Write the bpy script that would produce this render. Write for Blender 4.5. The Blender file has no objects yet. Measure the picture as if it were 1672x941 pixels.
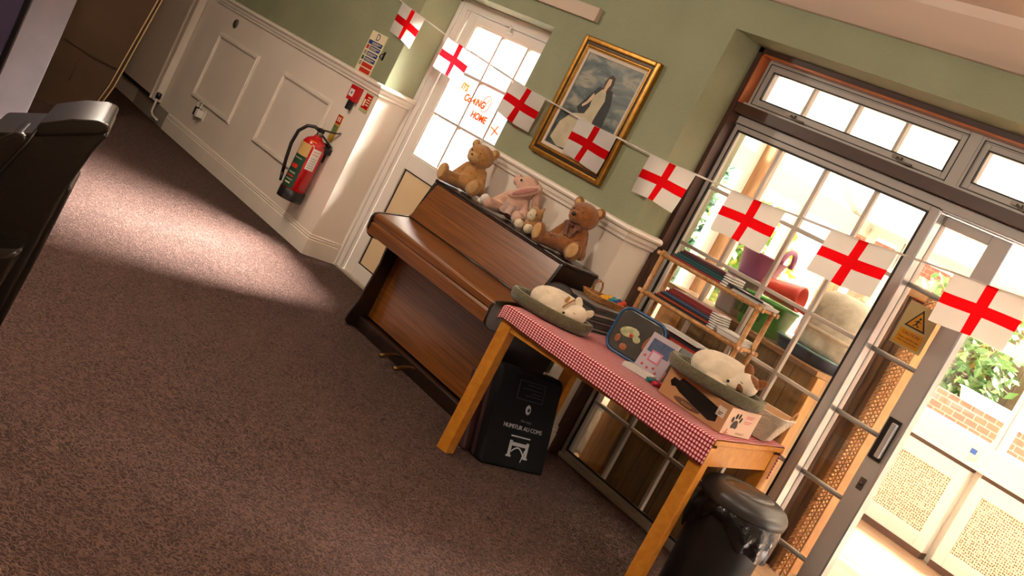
import bpy, bmesh, math, random
from mathutils import Vector, Matrix, Euler
random.seed(7)
PI = math.pi
scn = bpy.context.scene
COL = scn.collection

# ------------------------------------------------------------------ camera
cam_d = bpy.data.cameras.new('camera')
cam = bpy.data.objects.new('camera', cam_d); COL.objects.link(cam)
yaw, pitch, roll = math.radians(-47.073), math.radians(-7.658), math.radians(27.467)
F = Vector((math.sin(yaw)*math.cos(pitch), math.cos(yaw)*math.cos(pitch), math.sin(pitch)))
r0 = Vector((math.cos(yaw), -math.sin(yaw), 0)); u0 = r0.cross(F)
Rv = math.cos(roll)*r0 + math.sin(roll)*u0
Uv = -math.sin(roll)*r0 + math.cos(roll)*u0
m = Matrix((Rv, Uv, -F)).transposed().to_4x4(); m.translation = Vector((6.629, -4.257, 1.501))
cam.matrix_world = m
cam_d.sensor_fit = 'HORIZONTAL'; cam_d.sensor_width = 36; cam_d.lens = 1862.155/1672*36
cam_d.clip_start = 0.05; cam_d.clip_end = 200
scn.camera = cam

# ------------------------------------------------------------------ light
scn.view_settings.view_transform = 'Standard'; scn.view_settings.look = 'None'
scn.view_settings.gamma = 1; scn.view_settings.use_curve_mapping = False
scn.view_settings.exposure = 0.0
w = bpy.data.worlds.new('overcast_sky'); scn.world = w; w.use_nodes = True
bg = w.node_tree.nodes['Background']; bg.inputs[0].default_value = (1.0, 0.975, 0.94, 1); bg.inputs[1].default_value = 1.3
sun_d = bpy.data.lights.new('sun', 'SUN'); sun_d.energy = 640; sun_d.angle = math.radians(54); sun_d.color = (1, 0.93, 0.86)
sun = bpy.data.objects.new('sun', sun_d); COL.objects.link(sun)
sun.rotation_euler = Vector((-0.42, -1.0, -0.80)).to_track_quat('-Z', 'Y').to_euler()
def ceiling_glow(name, loc, size, power, color=(1, 0.86, 0.70)):
    d = bpy.data.lights.new(name, 'POINT'); d.shadow_soft_size = size; d.energy = power; d.color = color
    o = bpy.data.objects.new(name, d); COL.objects.link(o); o.location = loc
    return o
ceiling_glow('ceiling_lamp_light', (0.3, -2.3, 2.36), 0.1, 80)
ceiling_glow('ceiling_lamp_light', (3.2, -2.8, 2.36), 0.1, 80)
ceiling_glow('ceiling_lamp_light', (5.9, -2.6, 2.36), 0.1, 74)

# ------------------------------------------------------------------ helpers
ORG = {}
def V(*a): return Vector(a)
class MB:
    """collects shapes into one mesh"""
    def __init__(s): s.bm = bmesh.new(); s.mi = 0; s.sm = False
    def _fin(s, fs):
        for f in fs: f.material_index = s.mi; f.smooth = s.sm
    def box(s, x0, x1, y0, y1, z0, z1, rot=None, piv=None):
        vs = [s.bm.verts.new((x, y, z)) for x in (x0, x1) for y in (y0, y1) for z in (z0, z1)]
        F_ = [(0,1,3,2),(4,6,7,5),(0,4,5,1),(2,3,7,6),(0,2,6,4),(1,5,7,3)]
        fs = [s.bm.faces.new([vs[i] for i in f]) for f in F_]
        s._fin(fs)
        if rot is not None:
            c = Vector(piv) if piv is not None else V((x0+x1)/2, (y0+y1)/2, (z0+z1)/2)
            M = rot if isinstance(rot, Matrix) else Euler(rot).to_matrix()
            for v in vs: v.co = M @ (v.co-c) + c
        return s
    def bar(s, a, b, w_, h_, up=(0, 0, 1)):
        a = Vector(a); b = Vector(b); t = (b-a).normalized(); u = Vector(up)
        r = t.cross(u)
        if r.length < 1e-4: r = t.cross(V(1, 0, 0))
        r.normalize(); u = r.cross(t)
        vs = []
        for p in (a, b):
            for i, j in ((-1,-1),(1,-1),(1,1),(-1,1)): vs.append(s.bm.verts.new(p + r*i*w_/2 + u*j*h_/2))
        fs = [s.bm.faces.new(vs[3::-1]), s.bm.faces.new(vs[4:8])]
        for i in range(4):
            k = (i+1) % 4; fs.append(s.bm.faces.new((vs[i], vs[k], vs[4+k], vs[4+i])))
        s._fin(fs); return s
    def tube(s, pts, r, n=8, closed=False, caps=True):
        pts = [Vector(p) for p in pts]; N = len(pts); rings = []; prev = None
        for i, p in enumerate(pts):
            if closed: t = pts[(i+1) % N]-pts[i-1]
            else: t = pts[min(i+1, N-1)]-pts[max(i-1, 0)]
            t.normalize()
            if prev is None:
                a = V(0, 0, 1) if abs(t.z) < .9 else V(1, 0, 0)
                u = t.cross(a).normalized()
            else: u = (prev - t*prev.dot(t)).normalized()
            prev = u; v = t.cross(u)
            rr = r[i] if isinstance(r, (list, tuple)) else r
            rings.append([s.bm.verts.new(p + (u*math.cos(2*PI*k/n) + v*math.sin(2*PI*k/n))*rr) for k in range(n)])
        fs = []
        for i in range(N if closed else N-1):
            A = rings[i]; B = rings[(i+1) % N]
            for k in range(n): fs.append(s.bm.faces.new((A[k], A[(k+1) % n], B[(k+1) % n], B[k])))
        for f in fs: f.material_index = s.mi; f.smooth = True
        if caps and not closed:
            c = [s.bm.faces.new(rings[0][::-1]), s.bm.faces.new(rings[-1])]
            for f in c: f.material_index = s.mi
        return s
    def lathe(s, prof, c=(0, 0, 0), n=32, sx=1, sy=1, p=2.0, M=None):
        """profile of (r, z) about z; sx, sy stretch; p superellipse power"""
        rings = []
        for r, z in prof:
            ring = []
            for k in range(n):
                a = 2*PI*k/n; ca, sa = math.cos(a), math.sin(a)
                if p != 2.0:
                    ca = math.copysign(abs(ca)**(2/p), ca); sa = math.copysign(abs(sa)**(2/p), sa)
                q = V(ca*r*sx, sa*r*sy, z)
                if M is not None: q = M @ q
                ring.append(s.bm.verts.new(q + Vector(c)))
            rings.append(ring)
        for A, B in zip(rings, rings[1:]):
            for k in range(n):
                f = s.bm.faces.new((A[k], A[(k+1) % n], B[(k+1) % n], B[k])); f.material_index = s.mi; f.smooth = True
        for R_, rev in ((rings[0], True), (rings[-1], False)):
            if True:
                f = s.bm.faces.new(R_[::-1] if rev else R_); f.material_index = s.mi; f.smooth = s.sm
        return s
    def ell(s, c, r, rot=(0, 0, 0), u=20, v=14):
        M = Matrix.Translation(Vector(c)) @ Euler(rot).to_matrix().to_4x4() @ Matrix.Diagonal((r[0], r[1], r[2], 1))
        ret = bmesh.ops.create_uvsphere(s.bm, u_segments=u, v_segments=v, radius=1, matrix=M)
        for vv in ret['verts']:
            for f in vv.link_faces: f.material_index = s.mi; f.smooth = True
        return s
    def prism(s, poly, d, M=None):
        """closed polygon of 3D points extruded by vector d"""
        poly = [Vector(p) for p in poly]; d = Vector(d)
        A = [s.bm.verts.new(p) for p in poly]; B = [s.bm.verts.new(p+d) for p in poly]
        fs = [s.bm.faces.new(A[::-1]), s.bm.faces.new(B)]
        n = len(A)
        for i in range(n): fs.append(s.bm.faces.new((A[i], A[(i+1) % n], B[(i+1) % n], B[i])))
        s._fin(fs); return s
    def frame(s, x0, x1, z0, z1, wd, y0, y1):
        s.box(x0, x0+wd, y0, y1, z0, z1).box(x1-wd, x1, y0, y1, z0, z1)
        s.box(x0+wd, x1-wd, y0, y1, z0, z0+wd).box(x0+wd, x1-wd, y0, y1, z1-wd, z1); return s
    def grid(s, fn, nu, nv, mi=None):
        vs = [[s.bm.verts.new(fn(i/nu, j/nv)) for j in range(nv+1)] for i in range(nu+1)]
        for i in range(nu):
            for j in range(nv):
                f = s.bm.faces.new((vs[i][j], vs[i+1][j], vs[i+1][j+1], vs[i][j+1])); f.smooth = True
                f.material_index = mi(i, j) if mi else s.mi
        return s
    def build(s, name, mats, parent=None, bevel=0, seg=2, W=False, recalc=True):
        bm = s.bm
        if recalc: bmesh.ops.recalc_face_normals(bm, faces=bm.faces)
        if parent is not None and W:
            bmesh.ops.translate(bm, verts=bm.verts, vec=-ORG[parent.name])
        me = bpy.data.meshes.new(name); bm.to_mesh(me); bm.free()
        for k in (mats if isinstance(mats, (list, tuple)) else [mats]): me.materials.append(k)
        o = bpy.data.objects.new(name, me); COL.objects.link(o)
        if parent is not None: o.parent = parent; ORG[o.name] = ORG[parent.name]
        if bevel:
            b = o.modifiers.new('bevel', 'BEVEL'); b.width = bevel; b.segments = seg; b.limit_method = 'ANGLE'; b.angle_limit = math.radians(40)
            if seg > 1:
                for p in me.polygons: p.use_smooth = True
                wn = o.modifiers.new('wn', 'WEIGHTED_NORMAL'); wn.keep_sharp = False
        return o
def thing(name, label, cat, loc=(0, 0, 0), rz=0, group=None):
    o = bpy.data.objects.new(name, None); COL.objects.link(o); o.location = loc; o.rotation_euler = (0, 0, rz)
    o.empty_display_size = .05
    o['label'] = label; o['category'] = cat
    if group: o['group'] = group
    ORG[o.name] = Vector(loc); return o
def tag(o, label, cat, group=None):
    o['label'] = label; o['category'] = cat
    if group: o['group'] = group
    return o
def struct(name, mb, mats, parent=None, **k):
    o = mb.build(name, mats, parent, **k)
    if parent is None: o['kind'] = 'structure'
    ORG.setdefault(o.name, Vector((0, 0, 0))); return o
def remesh(o, vox, smooth=3):
    a = o.modifiers.new('rm', 'REMESH'); a.mode = 'VOXEL'; a.voxel_size = vox; a.use_smooth_shade = True
    b = o.modifiers.new('sm', 'SMOOTH'); b.factor = .5; b.iterations = smooth
def text(name, body, size, mt, parent, loc, rot, ext=.0006, align='CENTER', sx=1, bold=0):
    c = bpy.data.curves.new(name, 'FONT'); c.body = body; c.size = size; c.extrude = ext; c.align_x = align; c.align_y = 'CENTER'; c.offset = bold
    t = bpy.data.objects.new(name, c); COL.objects.link(t)
    dg = bpy.context.evaluated_depsgraph_get(); me = bpy.data.meshes.new_from_object(t.evaluated_get(dg))
    COL.objects.unlink(t); bpy.data.objects.remove(t)
    me.name = name; me.materials.clear(); me.materials.append(mt)
    o = bpy.data.objects.new(name, me); COL.objects.link(o); o.parent = parent; o.scale = (sx, 1, 1)
    o.location = loc; o.rotation_euler = rot
    ORG[o.name] = ORG[parent.name]; return o

# ------------------------------------------------------------------ materials
def srgb(r, g, b):
    f = lambda c: (c/255/12.92 if c/255 <= .04045 else ((c/255+.055)/1.055)**2.4)
    return (f(r), f(g), f(b), 1)
def base(name):
    k = bpy.data.materials.new(name); k.use_nodes = True; nt = k.node_tree
    return k, nt, nt.nodes['Principled BSDF']
def coords(nt, scale=(1, 1, 1), rot=(0, 0, 0), kind='Object'):
    tc = nt.nodes.new('ShaderNodeTexCoord'); mp = nt.nodes.new('ShaderNodeMapping')
    mp.inputs['Scale'].default_value = scale; mp.inputs['Rotation'].default_value = rot
    nt.links.new(tc.outputs[kind], mp.inputs[0]); return mp.outputs[0]
def noise(nt, vec, sc, det=4, dist=0):
    n = nt.nodes.new('ShaderNodeTexNoise'); n.inputs['Scale'].default_value = sc; n.inputs['Detail'].default_value = det
    n.inputs['Distortion'].default_value = dist
    nt.links.new(vec, n.inputs['Vector']); return n.outputs['Fac']
def ramp(nt, fac, stops):
    r = nt.nodes.new('ShaderNodeValToRGB'); e = r.color_ramp.elements
    while len(e) < len(stops): e.new(.5)
    for i, (p, c) in enumerate(stops): e[i].position = p; e[i].color = c
    nt.links.new(fac, r.inputs[0]); return r.outputs[0]
def bump(nt, b, h, strength, dist=.01):
    n = nt.nodes.new('ShaderNodeBump'); n.inputs['Strength'].default_value = strength; n.inputs['Distance'].default_value = dist
    nt.links.new(h, n.inputs['Height']); nt.links.new(n.outputs[0], b.inputs['Normal'])
def mat(name, c, rough=.5, metal=0, var=0, vs=8, bmp=0, bs=60, bd=.004, sheen=0, coat=0, spec=None):
    k, nt, b = base(name); c = srgb(*c)
    b.inputs['Base Color'].default_value = c; b.inputs['Roughness'].default_value = rough; b.inputs['Metallic'].default_value = metal
    if spec is not None: b.inputs['Specular IOR Level'].default_value = spec
    if sheen: b.inputs['Sheen Weight'].default_value = sheen; b.inputs['Sheen Roughness'].default_value = .4
    if coat: b.inputs['Coat Weight'].default_value = coat; b.inputs['Coat Roughness'].default_value = .15
    v = coords(nt)
    if var:
        f = noise(nt, v, vs, 5)
        lo = tuple(x*(1-var) for x in c[:3])+(1,); hi = tuple(min(1, x*(1+var)) for x in c[:3])+(1,)
        nt.links.new(ramp(nt, f, [(.3, lo), (.7, hi)]), b.inputs['Base Color'])
    if bmp: bump(nt, b, noise(nt, v, bs, 4), bmp, bd)
    return k
def wood(name, dark, light, scale=(2, 30, 30), rough=.35, coat=0, nsc=3.0, spec=.5):
    k, nt, b = base(name)
    v = coords(nt, scale)
    f = noise(nt, v, nsc, 6, .6)
    nt.links.new(ramp(nt, f, [(.28, srgb(*dark)), (.72, srgb(*light))]), b.inputs['Base Color'])
    b.inputs['Roughness'].default_value = rough; b.inputs['Specular IOR Level'].default_value = spec
    if coat: b.inputs['Coat Weight'].default_value = coat; b.inputs['Coat Roughness'].default_value = .2
    bump(nt, b, f, .08, .002); return k
def glass(name, tint=(1, 1, 1, 1), refl=.06, rough=.02):
    k = bpy.data.materials.new(name); k.use_nodes = True; nt = k.node_tree; nt.nodes.clear()
    o = nt.nodes.new('ShaderNodeOutputMaterial'); t = nt.nodes.new('ShaderNodeBsdfTransparent'); g = nt.nodes.new('ShaderNodeBsdfGlossy')
    mx = nt.nodes.new('ShaderNodeMixShader'); t.inputs[0].default_value = tint; g.inputs['Roughness'].default_value = rough
    mx.inputs[0].default_value = refl
    nt.links.new(t.outputs[0], mx.inputs[1]); nt.links.new(g.outputs[0], mx.inputs[2]); nt.links.new(mx.outputs[0], o.inputs[0]); return k
def cloth_mat(name, c, trans=.35, rough=.9):
    k, nt, b = base(name); b.inputs['Base Color'].default_value = srgb(*c); b.inputs['Roughness'].default_value = rough
    b.inputs['Specular IOR Level'].default_value = .1
    t = nt.nodes.new('ShaderNodeBsdfTranslucent'); t.inputs[0].default_value = srgb(*c)
    mx = nt.nodes.new('ShaderNodeMixShader'); mx.inputs[0].default_value = trans
    o = nt.nodes['Material Output']
    nt.links.new(b.outputs[0], mx.inputs[1]); nt.links.new(t.outputs[0], mx.inputs[2]); nt.links.new(mx.outputs[0], o.inputs[0]); return k

def wall_material():
    k, nt, b = base('painted_wall_two_tone')
    v = coords(nt); sep = nt.nodes.new('ShaderNodeSeparateXYZ'); nt.links.new(v, sep.inputs[0])
    gt = nt.nodes.new('ShaderNodeMath'); gt.operation = 'GREATER_THAN'; gt.inputs[1].default_value = 1.235
    nt.links.new(sep.outputs[2], gt.inputs[0])
    n1 = noise(nt, v, 2.2, 4)
    green = ramp(nt, n1, [(.3, srgb(134, 139, 110)), (.7, srgb(145, 150, 120))])
    white = ramp(nt, n1, [(.3, srgb(222, 211, 196)), (.7, srgb(231, 221, 207))])
    mx = nt.nodes.new('ShaderNodeMix'); mx.data_type = 'RGBA'
    nt.links.new(gt.outputs[0], mx.inputs[0]); nt.links.new(white, mx.inputs[6]); nt.links.new(green, mx.inputs[7])
    nt.links.new(mx.outputs[2], b.inputs['Base Color']); b.inputs['Roughness'].default_value = .62
    b.inputs['Specular IOR Level'].default_value = .35
    h = noise(nt, v, 34, 3, 1.6)
    mm = nt.nodes.new('ShaderNodeMath'); mm.operation = 'MULTIPLY'; nt.links.new(h, mm.inputs[0]); nt.links.new(gt.outputs[0], mm.inputs[1])
    bump(nt, b, mm.outputs[0], .55, .006); return k
def carpet_material():
    k, nt, b = base('mauve_brown_carpet')
    v = coords(nt)
    n2 = nt.nodes.new('ShaderNodeTexNoise'); n2.inputs['Scale'].default_value = 20; n2.inputs['Detail'].default_value = 2
    nt.links.new(v, n2.inputs['Vector'])
    add = nt.nodes.new('ShaderNodeVectorMath'); add.operation = 'MULTIPLY_ADD'
    nt.links.new(n2.outputs['Color'], add.inputs[0]); add.inputs[1].default_value = (.14, .14, .14); nt.links.new(v, add.inputs[2])
    vo = nt.nodes.new('ShaderNodeTexVoronoi'); vo.feature = 'DISTANCE_TO_EDGE'; vo.inputs['Scale'].default_value = 40
    nt.links.new(add.outputs[0], vo.inputs['Vector'])
    worm = ramp(nt, vo.outputs['Distance'], [(.03, (1, 1, 1, 1)), (.2, (0, 0, 0, 1))])
    fine = noise(nt, v, 240, 2); big = noise(nt, v, 1.3, 3)
    c = ramp(nt, big, [(.3, srgb(56, 37, 32)), (.7, srgb(68, 47, 41))])
    lt = nt.nodes.new('ShaderNodeMix'); lt.data_type = 'RGBA'; lt.inputs[7].default_value = srgb(122, 93, 82)
    mfac = nt.nodes.new('ShaderNodeMath'); mfac.operation = 'MULTIPLY'; mfac.inputs[1].default_value = .62
    nt.links.new(worm, mfac.inputs[0]); nt.links.new(mfac.outputs[0], lt.inputs[0]); nt.links.new(c, lt.inputs[6])
    nt.links.new(lt.outputs[2], b.inputs['Base Color']); b.inputs['Roughness'].default_value = .95; b.inputs['Specular IOR Level'].default_value = .12
    b.inputs['Sheen Weight'].default_value = .04; b.inputs['Sheen Roughness'].default_value = .5
    s = nt.nodes.new('ShaderNodeMath'); s.operation = 'ADD'; nt.links.new(worm, s.inputs[0]); nt.links.new(fine, s.inputs[1])
    bump(nt, b, s.outputs[0], .9, .006); return k
def gingham_material():
    k, nt, b = base('red_white_gingham')
    uv = coords(nt, kind='UV'); sep = nt.nodes.new('ShaderNodeSeparateXYZ'); nt.links.new(uv, sep.inputs[0])
    outs = []
    for i in (0, 1):
        f = nt.nodes.new('ShaderNodeMath'); f.operation = 'FRACT'; nt.links.new(sep.outputs[i], f.inputs[0])
        g = nt.nodes.new('ShaderNodeMath'); g.operation = 'LESS_THAN'; g.inputs[1].default_value = .42; nt.links.new(f.outputs[0], g.inputs[0]); outs.append(g.outputs[0])
    a = nt.nodes.new('ShaderNodeMath'); a.operation = 'ADD'; nt.links.new(outs[0], a.inputs[0]); nt.links.new(outs[1], a.inputs[1])
    h = nt.nodes.new('ShaderNodeMath'); h.operation = 'MULTIPLY'; h.inputs[1].default_value = .5; nt.links.new(a.outputs[0], h.inputs[0])
    c = ramp(nt, h.outputs[0], [(0, srgb(240, 205, 205)), (.5, srgb(176, 52, 66)), (1, srgb(104, 16, 30))])
    nt.links.new(c, b.inputs['Base Color']); b.inputs['Roughness'].default_value = .85; b.inputs['Specular IOR Level'].default_value = .2
    bump(nt, b, noise(nt, coords(nt), 220, 2), .25, .002); return k
def brick_material():
    k, nt, b = base('red_brickwork')
    v = coords(nt, (1, 1, 1), (PI/2, 0, 0))
    br = nt.nodes.new('ShaderNodeTexBrick'); br.inputs['Scale'].default_value = 4.2
    br.inputs['Color1'].default_value = srgb(150, 62, 38); br.inputs['Color2'].default_value = srgb(122, 46, 28); br.inputs['Mortar'].default_value = srgb(150, 128, 108)
    br.inputs['Mortar Size'].default_value = .018
    nt.links.new(v, br.inputs['Vector']); nt.links.new(br.outputs['Color'], b.inputs['Base Color']); b.inputs['Roughness'].default_value = .9
    bump(nt, b, br.outputs['Fac'], -.5, .01); return k
def plank_material(name, dark, light, pitch, axis=0, rough=.5):
    """boards running along z, one board every `pitch`"""
    k, nt, b = base(name); v = coords(nt); sep = nt.nodes.new('ShaderNodeSeparateXYZ'); nt.links.new(v, sep.inputs[0])
    d = nt.nodes.new('ShaderNodeMath'); d.operation = 'DIVIDE'; d.inputs[1].default_value = pitch; nt.links.new(sep.outputs[axis], d.inputs[0])
    fl = nt.nodes.new('ShaderNodeMath'); fl.operation = 'FLOOR'; nt.links.new(d.outputs[0], fl.inputs[0])
    wn = nt.nodes.new('ShaderNodeTexWhiteNoise'); wn.noise_dimensions = '1D'; nt.links.new(fl.outputs[0], wn.inputs['W'])
    sc = [26, 26, 26]; sc[(2 if axis != 2 else 0)] = 2.0
    g = noise(nt, coords(nt, tuple(sc)), 2.2, 5, .7)
    mxv = nt.nodes.new('ShaderNodeMath'); mxv.operation = 'MULTIPLY_ADD'; mxv.inputs[1].default_value = .45
    nt.links.new(wn.outputs['Value'], mxv.inputs[0]); 
    gg = nt.nodes.new('ShaderNodeMath'); gg.operation = 'MULTIPLY'; gg.inputs[1].default_value = .75; nt.links.new(g, gg.inputs[0]); nt.links.new(gg.outputs[0], mxv.inputs[2])
    c = ramp(nt, mxv.outputs[0], [(.2, srgb(*dark)), (.85, srgb(*light))])
    fr = nt.nodes.new('ShaderNodeMath'); fr.operation = 'FRACT'; nt.links.new(d.outputs[0], fr.inputs[0])
    gp = nt.nodes.new('ShaderNodeMath'); gp.operation = 'LESS_THAN'; gp.inputs[1].default_value = .035; nt.links.new(fr.outputs[0], gp.inputs[0])
    mx = nt.nodes.new('ShaderNodeMix'); mx.data_type = 'RGBA'; mx.inputs[7].default_value = srgb(*[int(x*.35) for x in dark])
    nt.links.new(gp.outputs[0], mx.inputs[0]); nt.links.new(c, mx.inputs[6]); nt.links.new(mx.outputs[2], b.inputs['Base Color'])
    b.inputs['Roughness'].default_value = rough; bump(nt, b, gp.outputs[0], -.6, .006); return k

M_WALL = wall_material(); M_CARPET = carpet_material(); M_GING = gingham_material(); M_BRICK = brick_material()
M_WHITE = mat('white_gloss_paint', (232, 222, 208), .38, var=.04, vs=5, bmp=.05, bs=12)
M_CREAMP = mat('cream_painted_plaster', (222, 205, 184), .6, var=.05, vs=2)
M_CEIL = mat('ceiling_paint', (226, 206, 190), .75, var=.04, vs=1.5, bmp=.06, bs=8)
M_UPVC = mat('white_plastic_frame', (226, 222, 214), .3, var=.02, vs=3)
M_GREYF = mat('grey_aluminium_frame', (174, 167, 160), .42, metal=0, var=.04, vs=4)
M_SILV = mat('silver_edge_trim', (205, 208, 212), .25, metal=.7)
M_BROWNF = mat('dark_brown_timber_frame', (66, 40, 28), .45, var=.15, vs=9)
M_COPPER = mat('orange_brown_varnish', (176, 96, 48), .3, var=.15, vs=9)
M_BLACK = mat('black_gasket', (18, 18, 18), .6)
M_GLASS = glass('clear_glass', refl=.05)
M_BEIGEPANEL = mat('beige_panel', (222, 200, 158), .35, var=.03, vs=2)
M_MUNT = mat('white_glazing_bar', (188, 180, 168), .4)
M_GMUNT = mat('grey_glazing_bar', (150, 145, 138), .35, metal=.3)
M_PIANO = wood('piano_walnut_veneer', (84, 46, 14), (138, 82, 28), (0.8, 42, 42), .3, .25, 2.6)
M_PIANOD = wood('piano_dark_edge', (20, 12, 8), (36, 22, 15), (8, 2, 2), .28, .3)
M_BRASS = mat('aged_brass', (120, 92, 52), .4, metal=.9, var=.2, vs=40)
M_TABLE = wood('orange_beech', (176, 108, 26), (198, 134, 42), (9, 9, 9), .38, .15)
M_BAMBOO = wood('bamboo_cane', (150, 100, 52), (206, 158, 100), (14, 14, 14), .38)
M_RED = mat('extinguisher_red', (190, 12, 22), .22, coat=.5)
M_BLK = mat('black_plastic', (20, 19, 19), .38)
M_BLKM = mat('black_matt_body', (17, 16, 17), .46)
M_LID = mat('dark_grey_plastic_lid', (48, 48, 48), .4, bmp=.04, bs=300)
M_FLAP = mat('black_plastic_flap', (28, 28, 29), .28)
M_BAG = mat('black_bin_liner', (14, 14, 15), .2, bmp=.5, bs=26, bd=.015)
M_CASE = mat('black_nylon_case', (9, 10, 14), .7, spec=.2, var=.2, vs=12, bmp=.15, bs=90)
M_CASER = mat('dark_maroon_trim', (48, 16, 18), .6)
M_LGREY = mat('pale_grey_print', (186, 190, 198), .6)
M_DGREYP = mat('dim_grey_print', (92, 96, 104), .6)
M_FLAGW = cloth_mat('white_flag_cloth', (232, 228, 222), .42)
M_FLAGR = cloth_mat('red_flag_cloth', (214, 10, 18), .42)
M_TAPE = cloth_mat('white_bunting_tape', (232, 226, 220), .3)
M_GOLD = mat('antique_gold', (158, 112, 42), .34, metal=.75, var=.25, vs=30, bmp=.1, bs=60)
M_GOLDD = mat('dark_bronze_gilt', (58, 40, 18), .4, metal=.5, var=.3, vs=30)
M_MOUNT = mat('ivory_card_mount', (206, 190, 172), .7)
M_LEATH = mat('dark_brown_leather', (22, 18, 14), .27, var=.15, vs=6, bmp=.1, bs=40, coat=.15)
M_CARD = mat('brown_cardboard', (74, 54, 34), .85, var=.12, vs=5)
M_CARDE = mat('cardboard_cut_edge', (196, 164, 118), .85)
M_LILAC = mat('lilac_grey_board', (116, 109, 114), .6, var=.1, vs=5)
M_PURP = mat('dark_purple_fabric', (52, 42, 66), .9, var=.15, vs=5)
M_BEARA = mat('golden_tan_plush', (178, 128, 72), 1, var=.18, vs=40, bmp=1, bs=170, bd=.006, sheen=.6)
M_BEARB = mat('ginger_brown_plush', (142, 88, 42), 1, var=.22, vs=40, bmp=1, bs=150, bd=.007, sheen=.5)
M_PAW = mat('pale_tan_plush', (196, 156, 102), 1, var=.12, vs=40, bmp=.8, bs=170, sheen=.5)
M_PINK = mat('pale_pink_plush', (208, 168, 148), 1, var=.1, vs=30, bmp=.6, bs=150, sheen=.5)
M_PINKD = mat('dusty_pink_lining', (184, 128, 120), .9, var=.1, vs=30)
M_CREAM = mat('cream_plush', (222, 206, 176), 1, var=.1, vs=30, bmp=.7, bs=150, sheen=.5)
M_NET = mat('white_net_trim', (220, 212, 200), .9)
M_BOW = mat('brown_check_ribbon', (112, 74, 56), .8, var=.3, vs=60)
M_BASK = mat('olive_corduroy', (94, 90, 66), .95, var=.18, vs=60, bmp=.9, bs=110, bd=.006, sheen=.4)
M_BASKIN = mat('olive_corduroy_lining', (72, 68, 50), .95, var=.15, vs=40, bmp=.6, bs=90)
M_DOG = mat('cream_white_fur', (228, 212, 186), .95, var=.1, vs=14, bmp=.8, bs=130, bd=.004, sheen=.5)
M_DOGB = mat('chestnut_fur', (122, 74, 32), .95, var=.2, vs=20, bmp=.8, bs=130, bd=.004, sheen=.4)
M_WICK = wood('honey_wicker', (132, 84, 38), (190, 138, 76), (30, 30, 30), .5)
M_WICKW = mat('whitewashed_wicker', (228, 214, 192), .7, var=.1, vs=40, bmp=.3, bs=80)
M_PAPER = mat('white_paper', (226, 222, 216), .7)
M_KRAFT = mat('kraft_box_card', (172, 126, 84), .8, var=.06, vs=8)
M_KRAFTL = mat('pale_pink_box_print', (222, 190, 164), .75, var=.04, vs=8)

# ------------------------------------------------------------------ room shell
HO = 2.388; HC = 2.566; YF = .30
mb = MB()
for a in ((-4.3, 0, 0, .45, 0, HC+.2), (1.347, 2.63, 0, .45, 0, HC+.2), (0, 1.347, 0, .45, 2.066, HC+.2), (2.63, 6.2, 0, .45, HO, HC+.2), (6.2, 8.2, 0, .45, 0, HC+.2)): mb.box(*a)
struct('wall_back', mb, M_WALL)
struct('wall_left', MB().box(-4.42, -4.3, -6.6, .45, 0, 2.75), M_CREAMP)
struct('wall_right', MB().box(8.2, 8.32, -6.6, .45, 0, 2.75), M_CREAMP)
struct('wall_front', MB().box(-4.3, 8.2, -6.6, -6.5, 0, 2.75), M_CREAMP)
struct('floor', MB().box(-4.3, 8.2, -6.5, .31, -.08, 0), M_CARPET)
struct('ceiling', MB().box(-4.42, 8.32, -6.6, .0, 2.70, 2.82), M_CEIL)
mb = MB(); mb.prism([(-4.3, 0, HC), (-4.3, -.03, HC), (-4.3, -.27, 2.665), (-4.3, -.3, 2.70), (-4.3, 0, 2.70)], (12.5, 0, 0))
struct('trim_1', mb, M_CEIL)

def strip(mb, a, b, out, prof):
    """moulding: prof of (outward, z) swept along a->b, outward dir `out`"""
    a = Vector(a); b = Vector(b); o = Vector(out)
    mb.prism([a + o*p + V(0, 0, z) for p, z in prof], b-a)
RAIL = [(0, 0), (.016, .004), (.018, .018), (.026, .03), (.03, .048), (.045, .056), (.05, .066), (.046, .078), (.03, .085), (0, .085)]
BASE = [(0, 0), (.02, 0), (.02, .112), (.014, .118), (.018, .128), (.013, .136), (.016, .145), (.006, .152), (0, .152)]
def sweep(mb, path, prof):
    """moulding along a polyline on the wall face, mitred at its corners; outward = right of travel"""
    P_ = [Vector((x, y, 0)) for x, y in path]; rings = []
    for i, p in enumerate(P_):
        ns = []
        for a, b in ((i-1, i), (i, i+1)):
            if a >= 0 and b < len(P_):
                d = (P_[b]-P_[a]).normalized(); ns.append(V(d.y, -d.x, 0))
        mvec = ns[0] if len(ns) == 1 else (ns[0]+ns[1])/(1+ns[0].dot(ns[1]))
        rings.append([mb.bm.verts.new(p+mvec*o+V(0, 0, z)) for o, z in prof])
    n = len(prof)
    for A, B in zip(rings, rings[1:]):
        for k in range(n): mb.bm.faces.new((A[k], A[(k+1) % n], B[(k+1) % n], B[k]))
    mb.bm.faces.new(rings[0][::-1]); mb.bm.faces.new(rings[-1])
RAILZ = [(o, z+1.2) for o, z in RAIL]
mb = MB()
sweep(mb, [(-2.90, 0), (0, 0), (0, .262)], RAILZ)
sweep(mb, [(1.347, .262), (1.347, 0), (2.63, 0), (2.63, .222)], RAILZ)
struct('trim_2', mb, M_WHITE)
mb = MB()
sweep(mb, [(-2.86, 0), (0, 0), (0, .262)], BASE)
sweep(mb, [(1.347, .262), (1.347, 0), (2.63, 0), (2.63, .222)], BASE)
struct('baseboard_back', mb, M_WHITE)
struct('baseboard_left', MB().box(-3.66, -2.86, -.012, 0, 0, .15), mat('grey_skirting', (150, 146, 134), .5))
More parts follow.
